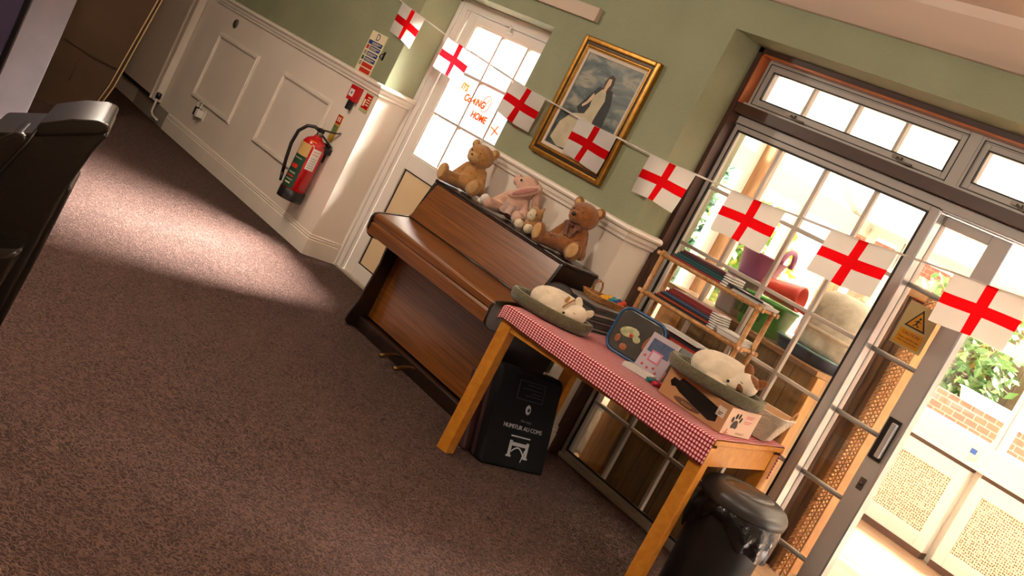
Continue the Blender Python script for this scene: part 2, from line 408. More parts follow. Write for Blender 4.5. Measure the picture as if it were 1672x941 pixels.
def moulding(x0, x1, z0, z1, name):
    mb = MB()
    for wd, o0, h in ((.052, 0, .012), (.034, .009, .022), (.014, .019, .015)):
        mb.frame(x0+o0, x1-o0, z0+o0, z1-o0, wd-.009 if wd > .03 else wd, -h, 0)
    struct(name, mb, M_WHITE, bevel=.003)
moulding(-2.615, -1.785, .40, 1.0, 'trim_3'); moulding(-1.322, -.482, .412, 1.008, 'trim_4')
# boxed in white panel in the far corner
t = thing('boxed_in_panel', 'tall white flush panel boxing in the far corner, above a dark gap', 'panel', (-3.6, -.05, 0))
MB().box(-4.28, -3.22, -.085, -.002, .2, 2.5).build('panel_board', M_WHITE, t, bevel=.004, W=True)
MB().box(-3.215, -3.12, -.075, -.002, .17, 2.5).box(-3.205, -3.19, -.09, -.07, .17, 2.5).build('edge_bead', M_WHITE, t, bevel=.004, W=True)
MB().box(-4.28, -3.14, -.05, -.002, .155, .2).build('gap_shade_strip', mat('gap_shade_colour', (40, 32, 25), .8), t, W=True)  # dark strip stands in for the shade in the gap below the panel
t = thing('heating_pipe', 'thin painted pipe bending under the white panel in the far corner', 'pipe', (-3.1, -.05, 0))
MB().tube([(-3.09, -.06, .25), (-3.09, -.06, .12), (-3.11, -.05, .075), (-3.06, -.05, .05), (-2.95, -.045, .045)], .011).build('pipe_run', M_WHITE, t, W=True)
MB().lathe([(.016, 0), (.024, .006), (.024, .05), (.016, .056)], (-3.09, -.06, .2), 12).build('valve', M_BLK, t, W=True)

# round vent on the panelled wall
t = thing('round_vent', 'small round metal grille high on the panelled wall', 'vent', (-2.43, 0, 1.12))
R90 = Euler((PI/2, 0, 0)).to_matrix()
MB().lathe([(.001, 0), (.04, 0), (.04, .006), (.034, .012), (.001, .012)], (0, -.001, 0), 24, M=R90).build('vent_rim', mat('vent_metal', (120, 112, 100), .35, metal=.6), t)
mb = MB()
for k in range(5): mb.box(-.026+abs(k-2)*.006, .026-abs(k-2)*.006, -.016, -.011, -.022+k*.011-.002, -.022+k*.011+.002)
mb.build('vent_slat', M_BLK, t)

# socket with plugs
t = thing('power_socket', 'white wall socket with black plug and cable below the first panel', 'socket', (-2.3, 0, .33))
MB().box(-.07, .075, -.012, 0, -.045, .045).build('socket_plate', M_WHITE, t, bevel=.004)
MB().box(-.06, -.01, -.055, -.012, -.04, .035).build('plug', M_BLK, t, bevel=.006)
MB().box(.01, .06, -.07, -.012, -.035, .03).build('adaptor', M_UPVC, t, bevel=.006)
mb = MB(); mb.tube([(-.035, -.045, .035), (-.045, -.05, .08), (-.06, -.03, .07), (-.05, -.012, .11)], .004); mb.tube([(.03, -.05, .03), (.0, -.03, .08), (-.01, -.012, .1)], .004)
mb.build('cable', M_UPVC, t)

# ------------------------------------------------------------------ glazed door behind the piano
t = thing('door_1', 'white glazed door with three columns of panes and a beige lower panel', 'door', (.67, .3, 0)); t['kind'] = 'structure'
MB().box(0, .085, .268, .40, 0, 2.064).box(1.262, 1.347, .268, .40, 0, 2.064).box(.085, 1.262, .268, .40, 1.995, 2.064)\
    .box(.0, .035, .255, .268, 0, 2.03).box(.085, .1, .285, .31, 0, 1.995).build('door_frame', M_UPVC, t, bevel=.004, W=True)
lf = MB(); lf.box(.104, .215, .296, .36, .012, 1.99).box(1.15, 1.256, .296, .36, .012, 1.99).box(.215, 1.15, .296, .36, 1.935, 1.99).box(.215, 1.15, .296, .36, .845, .95).box(.215, 1.15, .296, .36, .012, .11)
lf = lf.build('door_leaf', M_UPVC, t, bevel=.005, W=True)
mb = MB()
for x in (.54, .838): mb.box(x-.008, x+.008, .302, .335, .95, 1.935)
for z in (1.6, 1.275): mb.box(.215, 1.15, .303, .334, z-.008, z+.008)
mb.build('glazing_bar', M_MUNT, t, W=True)
mb = MB(); mb.frame(.215, 1.15, .95, 1.935, .014, .301, .338); mb.build('glazing_bead', M_WHITE, t, W=True)
MB().box(.215, 1.15, .318, .324, .95, 1.935).build('pane', M_GLASS, t, W=True)
MB().box(.222, 1.143, .315, .33, .117, .838).build('lower_panel', M_BEIGEPANEL, t, W=True)
mb = MB(); mb.frame(.215, 1.15, .11, .845, .008, .309, .317); mb.build('gasket', M_BLACK, t, W=True)
MB().box(.0, 1.347, .262, .40, 0, .014).build('threshold', mat('door_sill_aluminium', (196, 186, 170), .35, metal=.3), t, W=True)
mb = MB(); mb.box(.60, .62, .275, .296, 2.0, 2.05).box(.585, .635, .27, .297, 1.955, 1.968).box(.602, .618, .268, .284, 1.965, 2.01)
mb.build('door_catch', M_UPVC, t, bevel=.003, W=True)
# window paint note
M_ORNG = cloth_mat('orange_glass_paint', (244, 112, 10), .8)
M_REDP = cloth_mat('red_orange_glass_paint', (242, 88, 10), .8)
M_BLUEP = cloth_mat('pale_blue_glass_paint', (160, 184, 206), .8)
t = thing('painted_window_message', 'orange hand painted words on the glass of the white door', 'lettering', (.66, .314, 1.45))
rx = (PI/2, 0, 0)
text('painted_word', "ITS", .06, M_ORNG, t, (.402-.66, 0, .072), (PI/2, .08, 0), .001, bold=.0018)
text('painted_word', "CoMiNG", .064, M_REDP, t, (.565-.66, 0, .018), (PI/2, -.02, 0), .001, bold=.0018)
text('painted_word', "HOME", .062, M_REDP, t, (.68-.66, 0, -.062), (PI/2, .0, 0), .001, bold=.0018)
mb = MB(); mb.tube([(.03+.042*math.cos(a*PI/12), 0, .037+.055*math.sin(a*PI/12)) for a in range(24)], .002, 6, True); mb.tube([(.02, 0, .0), (.045, 0, .075)], .002, 6)
mb.build('painted_ball', M_ORNG, t)
MB().bar((.185, 0, -.075), (.275, 0, -.10), .002, .008).bar((.218, 0, -.125), (.245, 0, -.05), .002, .008).build('painted_cross', M_ORNG, t)
rr = random.Random(3)
for k in range(9): mb = MB(); mb.ell((-.395+rr.uniform(0, .06), 0, -.02+rr.uniform(0, .1)), (.007, .001, .011), (0, rr.uniform(-1, 1), 0), 8, 6); mb.build('painted_dot', M_BLUEP, t)

# ------------------------------------------------------------------ sliding glazed screen
XS0, XS1 = 2.602, 5.9
t = thing('door_2', 'grey sliding glazed screen with white bars, brown timber surround and fanlights', 'door', (4.2, .3, 0)); t['kind'] = 'structure'
mb = MB(); mb.box(2.605, 2.66, .225, .33, 0, HO).box(2.605, 6.2, .225, .33, 2.362, HO).box(2.64, 6.2, .24, .33, 2.042, 2.094)
mb.build('timber_surround', M_BROWNF, t, W=True)
MB().box(2.66, 2.666, .232, .30, 2.094, 2.362).box(2.66, 6.2, .232, .298, 2.352, 2.362).build('varnished_reveal', M_COPPER, t, W=True)
mb = MB(); mb.box(2.612, 2.662, .296, .37, 0, 2.042).box(2.662, 6.15, .296, .37, 1.995, 2.042).box(2.662, 6.15, .296, .42, -.0, .028)
mb.build('outer_frame', M_GREYF, t, bevel=.004, W=True)
# fixed panel
G0, G1 = 2.692, 3.884
mb = MB(); mb.box(2.664, G0, .302, .345, .028, 1.995).box(G1, 3.929, .302, .345, .028, 1.995).box(G0, G1, .302, .345, 1.967, 1.995).box(G0, G1, .302, .345, .028, .052)
fx = mb.build('fixed_panel', M_GREYF, t, bevel=.003, W=True)
mb = MB(); mb.frame(G0, G1, .052, 1.967, .009, .299, .312); mb.box(2.660, 2.664, .294, .30, .03, 1.99).box(2.66, 3.93, .294, .30, 1.995, 1.999); mb.build('gasket', M_BLACK, t, W=True)
mb = MB()
for x in (2.992, 3.291, 3.594): mb.box(x-.0105, x+.0105, .308, .334, .052, 1.967)
for z in (1.645, 1.324, 1.003, .685, .362): mb.box(G0, G1, .309, .333, z-.0095, z+.0095)
mb.build('glazing_bar', M_MUNT, fx, W=True, bevel=.004)
MB().box(G0, G1, .319, .325, .052, 1.967).build('pane', M_GLASS, fx, W=True)
# sliding leaf pushed back
mb = MB(); mb.box(4.176, 4.27, .352, .392, .03, 1.985).box(3.90, 3.945, .352, .392, .03, 1.985).box(3.945, 4.176, .352, .392, 1.94, 1.985).box(3.945, 4.176, .352, .392, .03, .055)
sl = mb.build('sliding_leaf', M_GREYF, t, bevel=.003, W=True)
MB().box(4.27, 4.281, .348, .398, .03, 1.985).box(3.93, 3.942, .298, .35, .03, 1.99).box(3.94, 6.1, .30, .35, 1.988, 1.996).build('edge_trim', M_SILV, t, W=True, bevel=.002)
mb = MB()
for z in (1.645, 1.324, 1.003, .685, .362): mb.tube([(3.94, .36, z), (4.18, .36, z)], .012, 10)
mb.build('glazing_bar', M_GMUNT, sl, W=True)
MB().box(3.945, 4.176, .369, .375, .055, 1.94).build('pane', M_GLASS, sl, W=True)
mb = MB(); mb.box(4.188, 4.252, .338, .352, .905, 1.105); h_ = mb.build('pull_handle', mat('dark_handle_plate', (40, 38, 38), .3, metal=.5), sl, bevel=.004, W=True)
MB().box(4.224, 4.25, .316, .34, .92, 1.09).build('grip', M_SILV, h_, W=True, bevel=.005)
MB().box(4.21, 4.24, .348, .352, .76, .815).lathe([(.001, 0), (.009, 0), (.009, .004), (.001, .004)], (4.225, .347, .79), 12, M=R90).build('lock_plate', mat('worn_lock_plate', (92, 84, 80), .4, metal=.6), sl, W=True)
# fanlights
for k, (a, b_) in enumerate(((2.668, 3.90), (3.935, 5.15), (5.17, 6.15))):
    mb = MB(); mb.frame(a, b_, 2.094, 2.354, .026, .296, .35); mb.frame(a+.022, b_-.022, 2.114, 2.336, .034, .302, .352)
    fl = mb.build('fanlight', M_GREYF, t, bevel=.004, W=True)
    mb = MB(); mb.frame(a+.02, b_-.02, 2.112, 2.338, .004, .294, .302); mb.frame(a+.055, b_-.055, 2.147, 2.303, .005, .298, .312); mb.build('gasket', M_BLACK, fl, W=True)
    wd = (b_-a-.11)/4; mb = MB()
    for j in (1, 2, 3): mb.box(a+.055+wd*j-.008, a+.055+wd*j+.008, .306, .335, 2.145, 2.305)
    mb.build('glazing_bar', M_MUNT, fl, W=True)
    MB().box(a+.05, b_-.05, .319, .325, 2.14, 2.31).build('pane', M_GLASS, fl, W=True)
    for xx in (a+.27, a+.92):
        MB().box(xx, xx+.05, .285, .30, 2.125, 2.14).tube([(xx+.03, .285, 2.13), (xx+.06, .275, 2.115), (xx+.12, .28, 2.118)], .006).build('latch', mat('latch_metal', (120, 110, 98), .4, metal=.5), fl, W=True)
MB().box(3.895, 3.94, .294, .35, 2.094, 2.354).box(5.145, 5.175, .294, .35, 2.094, 2.354).box(2.66, 6.15, .27, .302, 2.094, 2.106).build('fanlight_sill', M_GREYF, t, W=True)
# caution notice
M_LAMIN = mat('laminated_cream_card', (198, 184, 130), .3)
M_ORYEL = mat('amber_print', (214, 152, 22), .5)
M_INK = mat('dark_ink', (52, 48, 34), .6)
t = thing('caution_notice', 'cream laminated notice with yellow warning triangle on the sliding glass', 'notice', (4.075, .357, 1.49))
MB().box(-.08, .08, -.0015, .0015, -.102, .102).build('card', M_LAMIN, t)
def tri(mb, c, s, y0, y1, rot=0):
    pts = [V(c[0]+s*math.cos(PI/2+k*2*PI/3), y0, c[1]+s*math.sin(PI/2+k*2*PI/3)) for k in range(3)]
    mb.prism(pts, (0, y1-y0, 0)); return mb
tbd = tri(MB(), (0, .022), .062, -.0022, -.0015).build('triangle_border', M_INK, t)
tri(MB(), (0, .022), .048, -.0028, -.0022).build('triangle', M_ORYEL, tbd)
mb = MB(); mb.ell((.004, -.003, .042), (.006, .0006, .006), u=10, v=6)
mb.bar((.002, -.003, .034), (-.002, -.003, .014), .001, .007).bar((-.002, -.003, .016), (-.014, -.003, .002), .001, .005).bar((-.002, -.003, .016), (.01, -.003, .004), .001, .005).bar((.01, -.003, .004), (.016, -.003, .008), .001, .004).bar((0, -.003, .031), (-.014, -.003, .022), .001, .004).bar((0, -.003, .031), (.014, -.003, .026), .001, .004)
mb.build('falling_figure', M_INK, tbd)
tk = MB().box(-.062, .062, -.0022, -.0015, -.092, -.022).build('text_block', M_ORYEL, t)
text('notice_text', 'CAUTION', .02, M_INK, tk, (0, -.0024, -.038), rx, .0004); text('notice_text', 'Please mind the step', .0125, M_INK, tk, (0, -.0024, -.06), rx, .0004)
text('notice_text', 'when using this door', .0118, M_INK, tk, (0, -.0024, -.075), rx, .0004)

# trunking board high on the wall
tag(MB().box(.3, 1.674, -.035, 0, 2.17, 2.25).build('boxed_beam', mat('taupe_painted_board', (190, 172, 152), .6), bevel=.003), 'long pale board fixed high on the green wall above the painting', 'board')

# ------------------------------------------------------------------ framed painting
def painting_art():
    k, nt, b = base('stormy_landscape_art')
    v = coords(nt); sep = nt.nodes.new('ShaderNodeSeparateXYZ'); nt.links.new(v, sep.inputs[0])
    cl = noise(nt, coords(nt, (2, 1, 5)), 2.6, 6, .8)
    sky = ramp(nt, cl, [(.32, srgb(44, 56, 58)), (.5, srgb(92, 104, 102)), (.62, srgb(150, 146, 128)), (.72, srgb(70, 84, 88))])
    gn = noise(nt, coords(nt, (3, 1, 8)), 3, 5, .6)
    land = ramp(nt, gn, [(.35, srgb(22, 32, 30)), (.55, srgb(42, 62, 60)), (.7, srgb(74, 84, 74))])
    ad = nt.nodes.new('ShaderNodeMath'); ad.operation = 'MULTIPLY_ADD'; ad.inputs[1].default_value = .12; nt.links.new(gn, ad.inputs[0]); nt.links.new(sep.outputs[2], ad.inputs[2])
    mr = nt.nodes.new('ShaderNodeMapRange'); mr.inputs[1].default_value = -.02; mr.inputs[2].default_value = .05; nt.links.new(ad.outputs[0], mr.inputs[0])
    mx = nt.nodes.new('ShaderNodeMix'); mx.data_type = 'RGBA'; nt.links.new(mr.outputs[0], mx.inputs[0]); nt.links.new(land, mx.inputs[6]); nt.links.new(sky, mx.inputs[7])
    nt.links.new(mx.outputs[2], b.inputs['Base Color']); b.inputs['Roughness'].default_value = .45; return k
t = thing('framed_painting', 'gilt framed painting of a woman in a pale gown and dark cloak', 'painting', (1.985, 0, 1.735))
X0, X1, Z0, Z1 = -.32, .32, -.357, .357
mb = MB(); mb.frame(X0, X1, Z0, Z1, .03, -.034, 0); mb.build('outer_frame', M_GOLD, t, bevel=.008, seg=3)
mb = MB(); mb.frame(X0+.028, X1-.028, Z0+.028, Z1-.028, .02, -.024, 0); mb.build('dark_frame_band', M_GOLDD, t, bevel=.003)
mb = MB(); mb.frame(X0+.046, X1-.046, Z0+.046, Z1-.046, .011, -.03, 0); mb.frame(X0+.056, X1-.056, Z0+.056, Z1-.056, .008, -.025, 0); mb.build('inner_frame', M_GOLD, t, bevel=.003)
mb = MB(); mb.frame(X0+.063, X1-.063, Z0+.063, Z1-.063, .02, -.02, 0); mb.build('mount', M_MOUNT, t)
cv = MB().box(X0+.08, X1-.08, -.014, -.002, Z0+.08, Z1-.08).build('canvas', painting_art(), t)
def shape(name, pts, mt, y):
    return MB().prism([(x, y, z) for x, z in pts], (0, -.0012, 0)).build(name, mt, cv)
M_GOWN = mat('painted_gown', (182, 172, 144), .6, var=.12, vs=18); M_CLOAK = mat('painted_cloak', (34, 38, 36), .6, var=.2, vs=14)
M_SKIN = mat('painted_skin', (206, 178, 146), .6, var=.06, vs=18); M_HAIR = mat('painted_hair', (72, 48, 30), .6)
shape('painted_cloak', [(-.04, .12), (.075, .125), (.11, .05), (.125, -.10), (.12, -.22), (.02, -.2), (-.1, -.05), (-.13, -.03), (-.09, .04)], M_CLOAK, -.0142)
shape('painted_gown', [(-.005, .115), (.03, .115), (.055, .06), (.045, 0), (.04, -.06), (.06, -.16), (.05, -.25), (-.13, -.27), (-.215, -.24), (-.2, -.14), (-.14, -.07), (-.05, -.045), (-.035, .0), (-.045, .06)], M_GOWN, -.0156)
shape('painted_arm', [(-.05, .08), (-.075, .02), (-.098, -.005), (-.088, -.015), (-.06, .01), (-.03, .055)], M_SKIN, -.017)
shape('painted_hair', [(.0, .19), (.02, .205), (.045, .195), (.055, .16), (.05, .12), (.035, .105), (-.005, .12), (-.014, .155)], M_HAIR, -.0156)
shape('painted_face', [(.008, .18), (.032, .183), (.04, .155), (.03, .125), (.028, .10), (.008, .10), (.005, .14)], M_SKIN, -.017)

# ------------------------------------------------------------------ wall notices and call point
M_SIGNC = mat('ivory_sign_plastic', (226, 214, 178), .4); M_SBLUE = mat('sign_blue', (24, 62, 116), .5); M_SRED = mat('sign_red', (190, 44, 24), .5)
M_SGREEN = mat('sign_green', (40, 104, 70), .5); M_SGREY = mat('sign_grey', (150, 146, 130), .5)
t = thing('fire_action_notice', 'tall ivory notice headed D with blue and red bands on green wall', 'notice', (-.322, 0, 1.43))
MB().box(-.107, .107, -.006, 0, -.153, .153).build('board', M_SIGNC, t)
text('notice_heading', 'D', .07, M_SBLUE, t, (0, -.0066, .118), rx, .0006)
for z, c, ic in ((.072, M_SBLUE, None), (.036, M_SBLUE, M_SRED), (-.006, M_SBLUE, M_SGREY), (-.046, M_SBLUE, M_SGREEN), (-.087, M_SRED, M_SGREY), (-.126, M_SRED, M_SIGNC)):
    cb = MB().box(-.095 if ic is None else -.05, .095, -.0072, -.006, z-.015, z+.015).build('colour_band', c, t)
    MB().box(-.04, .08, -.0078, -.0072, z+.001, z+.006).box(-.04, .05, -.0078, -.0072, z-.008, z-.004).build('band_text', M_SIGNC if c is M_SBLUE else M_SRED, cb)
    if ic: MB().box(-.093, -.062, -.0072, -.006, z-.015, z+.015).build('pictogram', ic, t)
t = thing('fire_call_point', 'red fire alarm call point with black key tab below dado rail', 'call point', (-.245, 0, 1.13))
hs = MB().box(-.055, .045, -.05, 0, -.05, .06).build('housing', M_RED, t, bevel=.006)
MB().box(-.035, .022, -.0525, -.05, -.022, .03).build('break_glass', M_PAPER, hs)
MB().box(-.012, .004, -.0535, -.0525, -.004, .012).build('press_dot', M_BLK, hs)
MB().box(-.02, .015, -.045, -.012, -.115, -.045).build('key_tab', M_BLK, t, bevel=.004)
t = thing('call_point_sign', 'small red and green fire sign right of the call point', 'sign', (-.1, 0, 1.12))
MB().box(-.052, .052, -.004, 0, -.068, .068).build('sign_plate', mat('pale_green_sign', (178, 186, 130), .5), t)
MB().box(-.045, .045, -.0052, -.004, -.045, .06).build('red_field', M_RED, t)
mb = MB()
for z in (.04, .022, .004, -.014): mb.box(-.005, .036, -.006, -.0052, z-.004, z+.004)
mb.box(-.036, -.015, -.006, -.0052, -.03, .02); mb.build('print', M_SIGNC, t)
t = thing('extinguisher_sign', 'narrow red and yellow instruction strip above the fire extinguisher', 'sign', (-.318, 0, .855))
MB().box(-.036, .036, -.004, 0, -.1, .1).build('strip_board', mat('mustard_strip', (190, 150, 60), .5, var=.25, vs=30), t)
MB().box(-.033, .033, -.0052, -.004, .035, .096).build('red_field', M_RED, t)
MB().box(-.02, -.006, -.006, -.0052, .05, .085).box(.004, .02, -.006, -.0052, .05, .085).build('print', M_SIGNC, t)
MB().box(-.03, .03, -.0052, -.004, -.03, .02).build('green_field', mat('strip_green', (88, 118, 70), .5, var=.3, vs=40), t)

t = thing('wall_hook', 'tiny black hook on the green wall right of the headed notice', 'hook', (-.165, 0, 1.455))
MB().box(-.008, .008, -.006, 0, -.03, .03).tube([(0, -.006, .015), (0, -.03, .0), (0, -.03, -.015), (0, -.018, -.022)], .004, 8).build('hook_plate', M_BLK, t)
# ------------------------------------------------------------------ fire extinguisher
t = thing('fire_extinguisher', 'red fire extinguisher with black hose hung on the panelled wall', 'fire extinguisher', (-.3, -.105, .27))
RC = .088
MB().lathe([(.02, .04), (RC, .045), (RC, .40), (RC*.97, .425), (RC*.8, .452), (RC*.45, .472), (.03, .478), (.03, .49), (.01, .49)], n=40).build('cylinder', M_RED, t)
MB().lathe([(.05, 0), (RC+.003, .0), (RC+.004, .012), (RC+.004, .075), (RC*.99, .08), (.05, .08)], n=40).build('base_skirt', M_BLK, t, bevel=0)
def patch(name, a0, a1, z0, z1, mt, off=.0012, par=None):
    mb = MB(); mb.grid(lambda u, v: V((RC+off)*math.cos(a0+(a1-a0)*u), (RC+off)*math.sin(a0+(a1-a0)*u), z0+(z1-z0)*v), 14, 2); return mb.build(name, mt, par or t, recalc=False)
A0 = math.radians(-31)
R_ = math.radians
patch('cream_band', A0-R_(78), A0-R_(6), .325, .418, mat('label_cream', (196, 160, 96), .5))
il = patch('instruction_label', A0-R_(80), A0-R_(6), .085, .325, mat('label_green', (18, 62, 44), .45, var=.2, vs=60))
for k, (z, h, c) in enumerate(((.30, .008, M_SGREY), (.24, .03, M_SRED), (.19, .012, M_SGREY), (.165, .01, M_SRED), (.14, .008, M_SGREY), (.115, .008, M_SIGNC))):
    patch('label_print', A0-R_(70-6*(k % 3)), A0-R_(22+5*(k % 2)), z-h/2, z+h/2, c, .002, il)
sv = patch('service_label', A0+R_(4), A0+R_(48), .25, .405, M_PAPER)
for z in (.385, .365, .335, .318, .3, .283, .268): patch('label_line', A0+R_(9), A0+R_(40), z-.002, z+.002, M_SRED if z > .36 else M_SGREY, .002, sv)
patch('yellow_collar', A0-R_(30), A0+R_(8), .43, .448, mat('collar_yellow', (214, 160, 20), .4), -.012)
mb = MB(); mb.lathe([(.012, .48), (.022, .485), (.022, .515), (.014, .525), (.014, .545), (.005, .55)], n=16); mb.build('valve', mat('valve_steel', (150, 138, 122), .3, metal=.8), t)
mb = MB(); d_ = V(math.cos(.9), math.sin(.9), 0)
mb.bar(V(0, 0, .53)-d_*.035, V(0, 0, .56)+d_*.10, .022, .012).bar(V(0, 0, .56)+d_*.1, V(0, 0, .575)+d_*.13, .02, .01).bar(V(0, 0, .525)-d_*.02, V(0, 0, .455)+d_*.115, .018, .014).box(-.02, .02, -.02, .02, .515, .545)
mb.build('lever', M_BLK, t, bevel=.003)
l_ = -d_
mb = MB(); mb.tube([V(0, 0, .525), V(0, 0, .535)+l_*.05, V(0, 0, .52)+l_*.10, V(0, 0, .46)+l_*.142, V(0, 0, .36)+l_*.15, V(0, 0, .24)+l_*.135, V(0, 0, .15)+l_*.118], .0125, 12)
mb.tube([V(0, 0, .15)+l_*.118, V(0, 0, .09)+l_*.108], [.0125, .009], 12); mb.build('hose', M_BLK, t)
MB().box(-.03, .03, .08, .105, .33, .46).box(.05, .075, .01, .105, .40, .44).build('wall_bracket', M_BLK, t)

# ------------------------------------------------------------------ piano
PX0, PX1 = 1.367, 2.612
t = thing('upright_piano', 'brown upright piano with closed lid and dark edges against the wall', 'piano', (1.98, -.2, 0))
side = [(-.405, 0), (-.43, .02), (-.432, .06), (-.405, .16), (-.385, .40), (-.395, .52), (-.535, .53), (-.562, .545), (-.578, .575), (-.582, .64), (-.57, .668), (-.545, .68), (-.355, .722), (-.335, .735), (-.29, .955), (-.27, .975), (-.245, .98), (-.03, .98), (-.03, 0)]
for x in (PX0, PX1-.02):
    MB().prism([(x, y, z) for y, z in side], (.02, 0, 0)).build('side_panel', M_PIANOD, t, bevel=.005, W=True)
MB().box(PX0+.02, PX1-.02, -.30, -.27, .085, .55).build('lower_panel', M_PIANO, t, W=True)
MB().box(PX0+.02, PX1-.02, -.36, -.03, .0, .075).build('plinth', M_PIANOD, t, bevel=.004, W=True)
MB().prism([(PX0+.02, y, z) for y, z in ((-.572, .55), (-.572, .612), (-.563, .617), (-.563, .625), (-.572, .63), (-.571, .662), (-.552, .676), (-.36, .716), (-.28, .716), (-.28, .55))], (PX1-PX0-.04, 0, 0)).build('key_lid', M_PIANO, t, bevel=.004, W=True)
MB().prism([(PX0+.02, y, z) for y, z in ((-.357, .716), (-.278, .956), (-.2, .956), (-.2, .716))], (PX1-PX0-.04, 0, 0)).build('upper_panel', M_PIANO, t, bevel=.002, W=True)
mb = MB(); mb.tube([(PX0+.03, -.352, .722), (PX1-.03, -.352, .722)], .006, 8); mb.build('lid_hinge', M_PIANOD, t, W=True)
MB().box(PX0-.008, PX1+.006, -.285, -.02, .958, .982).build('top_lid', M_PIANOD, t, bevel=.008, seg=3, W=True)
MB().box(PX0+.035, PX1-.035, -.05, -.03, .05, .96).build('back_board', M_PIANOD, t, W=True)
for x in (1.90, 2.055):
    mb = MB(); mb.tube([(x, -.345, .055), (x, -.40, .06), (x, -.44, .05), (x, -.475, .035), (x, -.50, .032)], [.008, .009, .011, .014, .008], 10); mb.build('pedal', M_BRASS, t, W=True)
mb = MB(); mb.lathe([(.001, 0), (.008, 0), (.008, .006), (.001, .006)], (2.45, -.30, .33), 12, M=R90); mb.build('panel_catch', M_BRASS, t, W=True)

# ------------------------------------------------------------------ soft toys on the piano
TZ = .985
def limb(mb, a, b, ra, rb, n=7):
    a = Vector(a); b = Vector(b)
    for k in range(n):
        f = k/(n-1); r = ra+(rb-ra)*f; mb.ell(a.lerp(b, f), (r, r, r), u=14, v=10)
def bear(name, label, loc, rz, mA, mP, mSn, lean=0, turn=0, nose_big=False, bow=False, s=1.0):
    t = thing(name, label, 'soft toy', loc, rz)
    mb = MB()
    mb.ell((0, 0, .085), (.072, .06, .088), u=20, v=14); mb.ell((0, -.02, .06), (.07, .06, .06))
    hx, hz = lean, .225
    mb.ell((hx, -.014, hz+.004), (.083, .072, .071)); mb.ell((hx*.5, 0, .165), (.04, .038, .035))
    for sx in (-1, 1):
        mb.ell((hx+sx*.07+turn*.2, .006, hz+.055+sx*turn*.15), (.028, .017, .03))
        limb(mb, (sx*.055, -.005, .145), (sx*.1, -.03, .045), .026, .03)
        limb(mb, (sx*.05, -.03, .04), (sx*.105, -.135, .04), .042, .038)
        mb.ell((sx*.112, -.15, .055), (.040, .026, .055), (0, sx*.15, sx*.3))
    b = mb.build('body', mA, t); remesh(b, .0055, 4)
    f = MB(); f.ell((hx+turn, -.072, hz-.016), (.042, .033, .034)); mz = f.build('muzzle', mSn, t)
    nr = .013 if nose_big else .007
    MB().ell((hx+turn*1.3, -.105, hz-.004), (nr, nr*.7, nr*.85), u=12, v=8).build('nose', M_BLK, mz)
    for sx in (-1, 1):
        MB().ell((hx+turn+sx*.03, -.079, hz+.02), (.005, .004, .005), u=10, v=6).build('eye', M_BLK, t)
        MB().ell((sx*.114, -.171, .058), (.029, .008, .042), (0, sx*.15, sx*.3), u=14, v=10).build('paw_pad', mP, t)
        MB().ell((hx+sx*.07+turn*.2, -.01, hz+.055+sx*turn*.15), (.016, .006, .018), u=12, v=8).build('inner_ear', mP, t)
    if bow:
        mb = MB(); z = .165
        for sx in (-1, 1): mb.ell((sx*.028, -.06, z), (.028, .01, .016), (0, sx*.3, 0), u=12, v=8); mb.box(sx*.02-.011, sx*.02+.011, -.072, -.062, z-.065, z-.005, (0, sx*.35, 0))
        mb.ell((0, -.066, z), (.01, .01, .01), u=10, v=8); mb.build('ribbon_bow', M_BOW, t)
    t.scale = (s, s, s); return t
bear('teddy_bear', 'golden teddy bear slumped at the left end of the piano top', (1.45, -.125, TZ), .45, M_BEARA, M_PAW, M_PAW, lean=.0, turn=-.012, s=.98)
bear('teddy_bear', 'ginger brown teddy bear with ribbon bow at the right end of piano', (2.42, -.13, TZ), .35, M_BEARB, M_PAW, M_BEARB, lean=.012, turn=-.012, nose_big=True, bow=True, s=1.0)
# floppy pink toy
t = thing('pink_soft_toy', 'pale pink long eared soft toy with net skirt between the bears', 'soft toy', (1.885, -.11, TZ+.004), .5)
mb = MB(); mb.ell((0, 0, .07), (.06, .05, .075)); mb.ell((.02, -.005, .175), (.062, .05, .056)); mb.ell((.01, 0, .13), (.035, .032, .03))
for sx in (-1, 1): limb(mb, (sx*.045, -.01, .11), (sx*.085, -.05, .045), .02, .02); limb(mb, (sx*.04, -.03, .03), (sx*.085, -.12, .03), .03, .028)
mb.ell((-.05, 0, .185), (.018, .02, .03)); b = mb.build('body', M_PINK, t); remesh(b, .0055, 4)
mb = MB(); mb.ell((.035, -.058, .155), (.085, .014, .024), (0, -.65, .1)); mb.ell((.085, -.01, .15), (.022, .03, .07), (0, -.3, 0)); mb.build('floppy_ear', M_PINK, t)
mb = MB(); mb.ell((.037, -.07, .157), (.064, .006, .013), (0, -.65, .1)); mb.build('ear_lining', M_PINKD, t)
MB().ell((-.012, -.052, .195), (.006, .004, .006), u=10, v=6).build('eye', M_BLK, t)
mb = MB()
mb.grid(lambda u, v: V((.055+.045*v)*math.cos(PI*1.0+PI*u), (.05+.05*v)*math.sin(PI+PI*u)+.006*math.sin(u*40)*v, .075-.05*v+.004*math.cos(u*33)*v), 40, 4); mb.build('net_skirt', mat('grey_pink_net', (176, 150, 138), .9, var=.2, vs=30), t)
mb = MB(); mb.ell((-.105, -.13, .04), (.022, .016, .026), (0, .4, 0), u=12, v=8); mb.ell((-.12, -.12, .02), (.02, .018, .014), u=12, v=8); mb.build('net_ruffle', M_NET, t); t.scale = (1.15,)*3
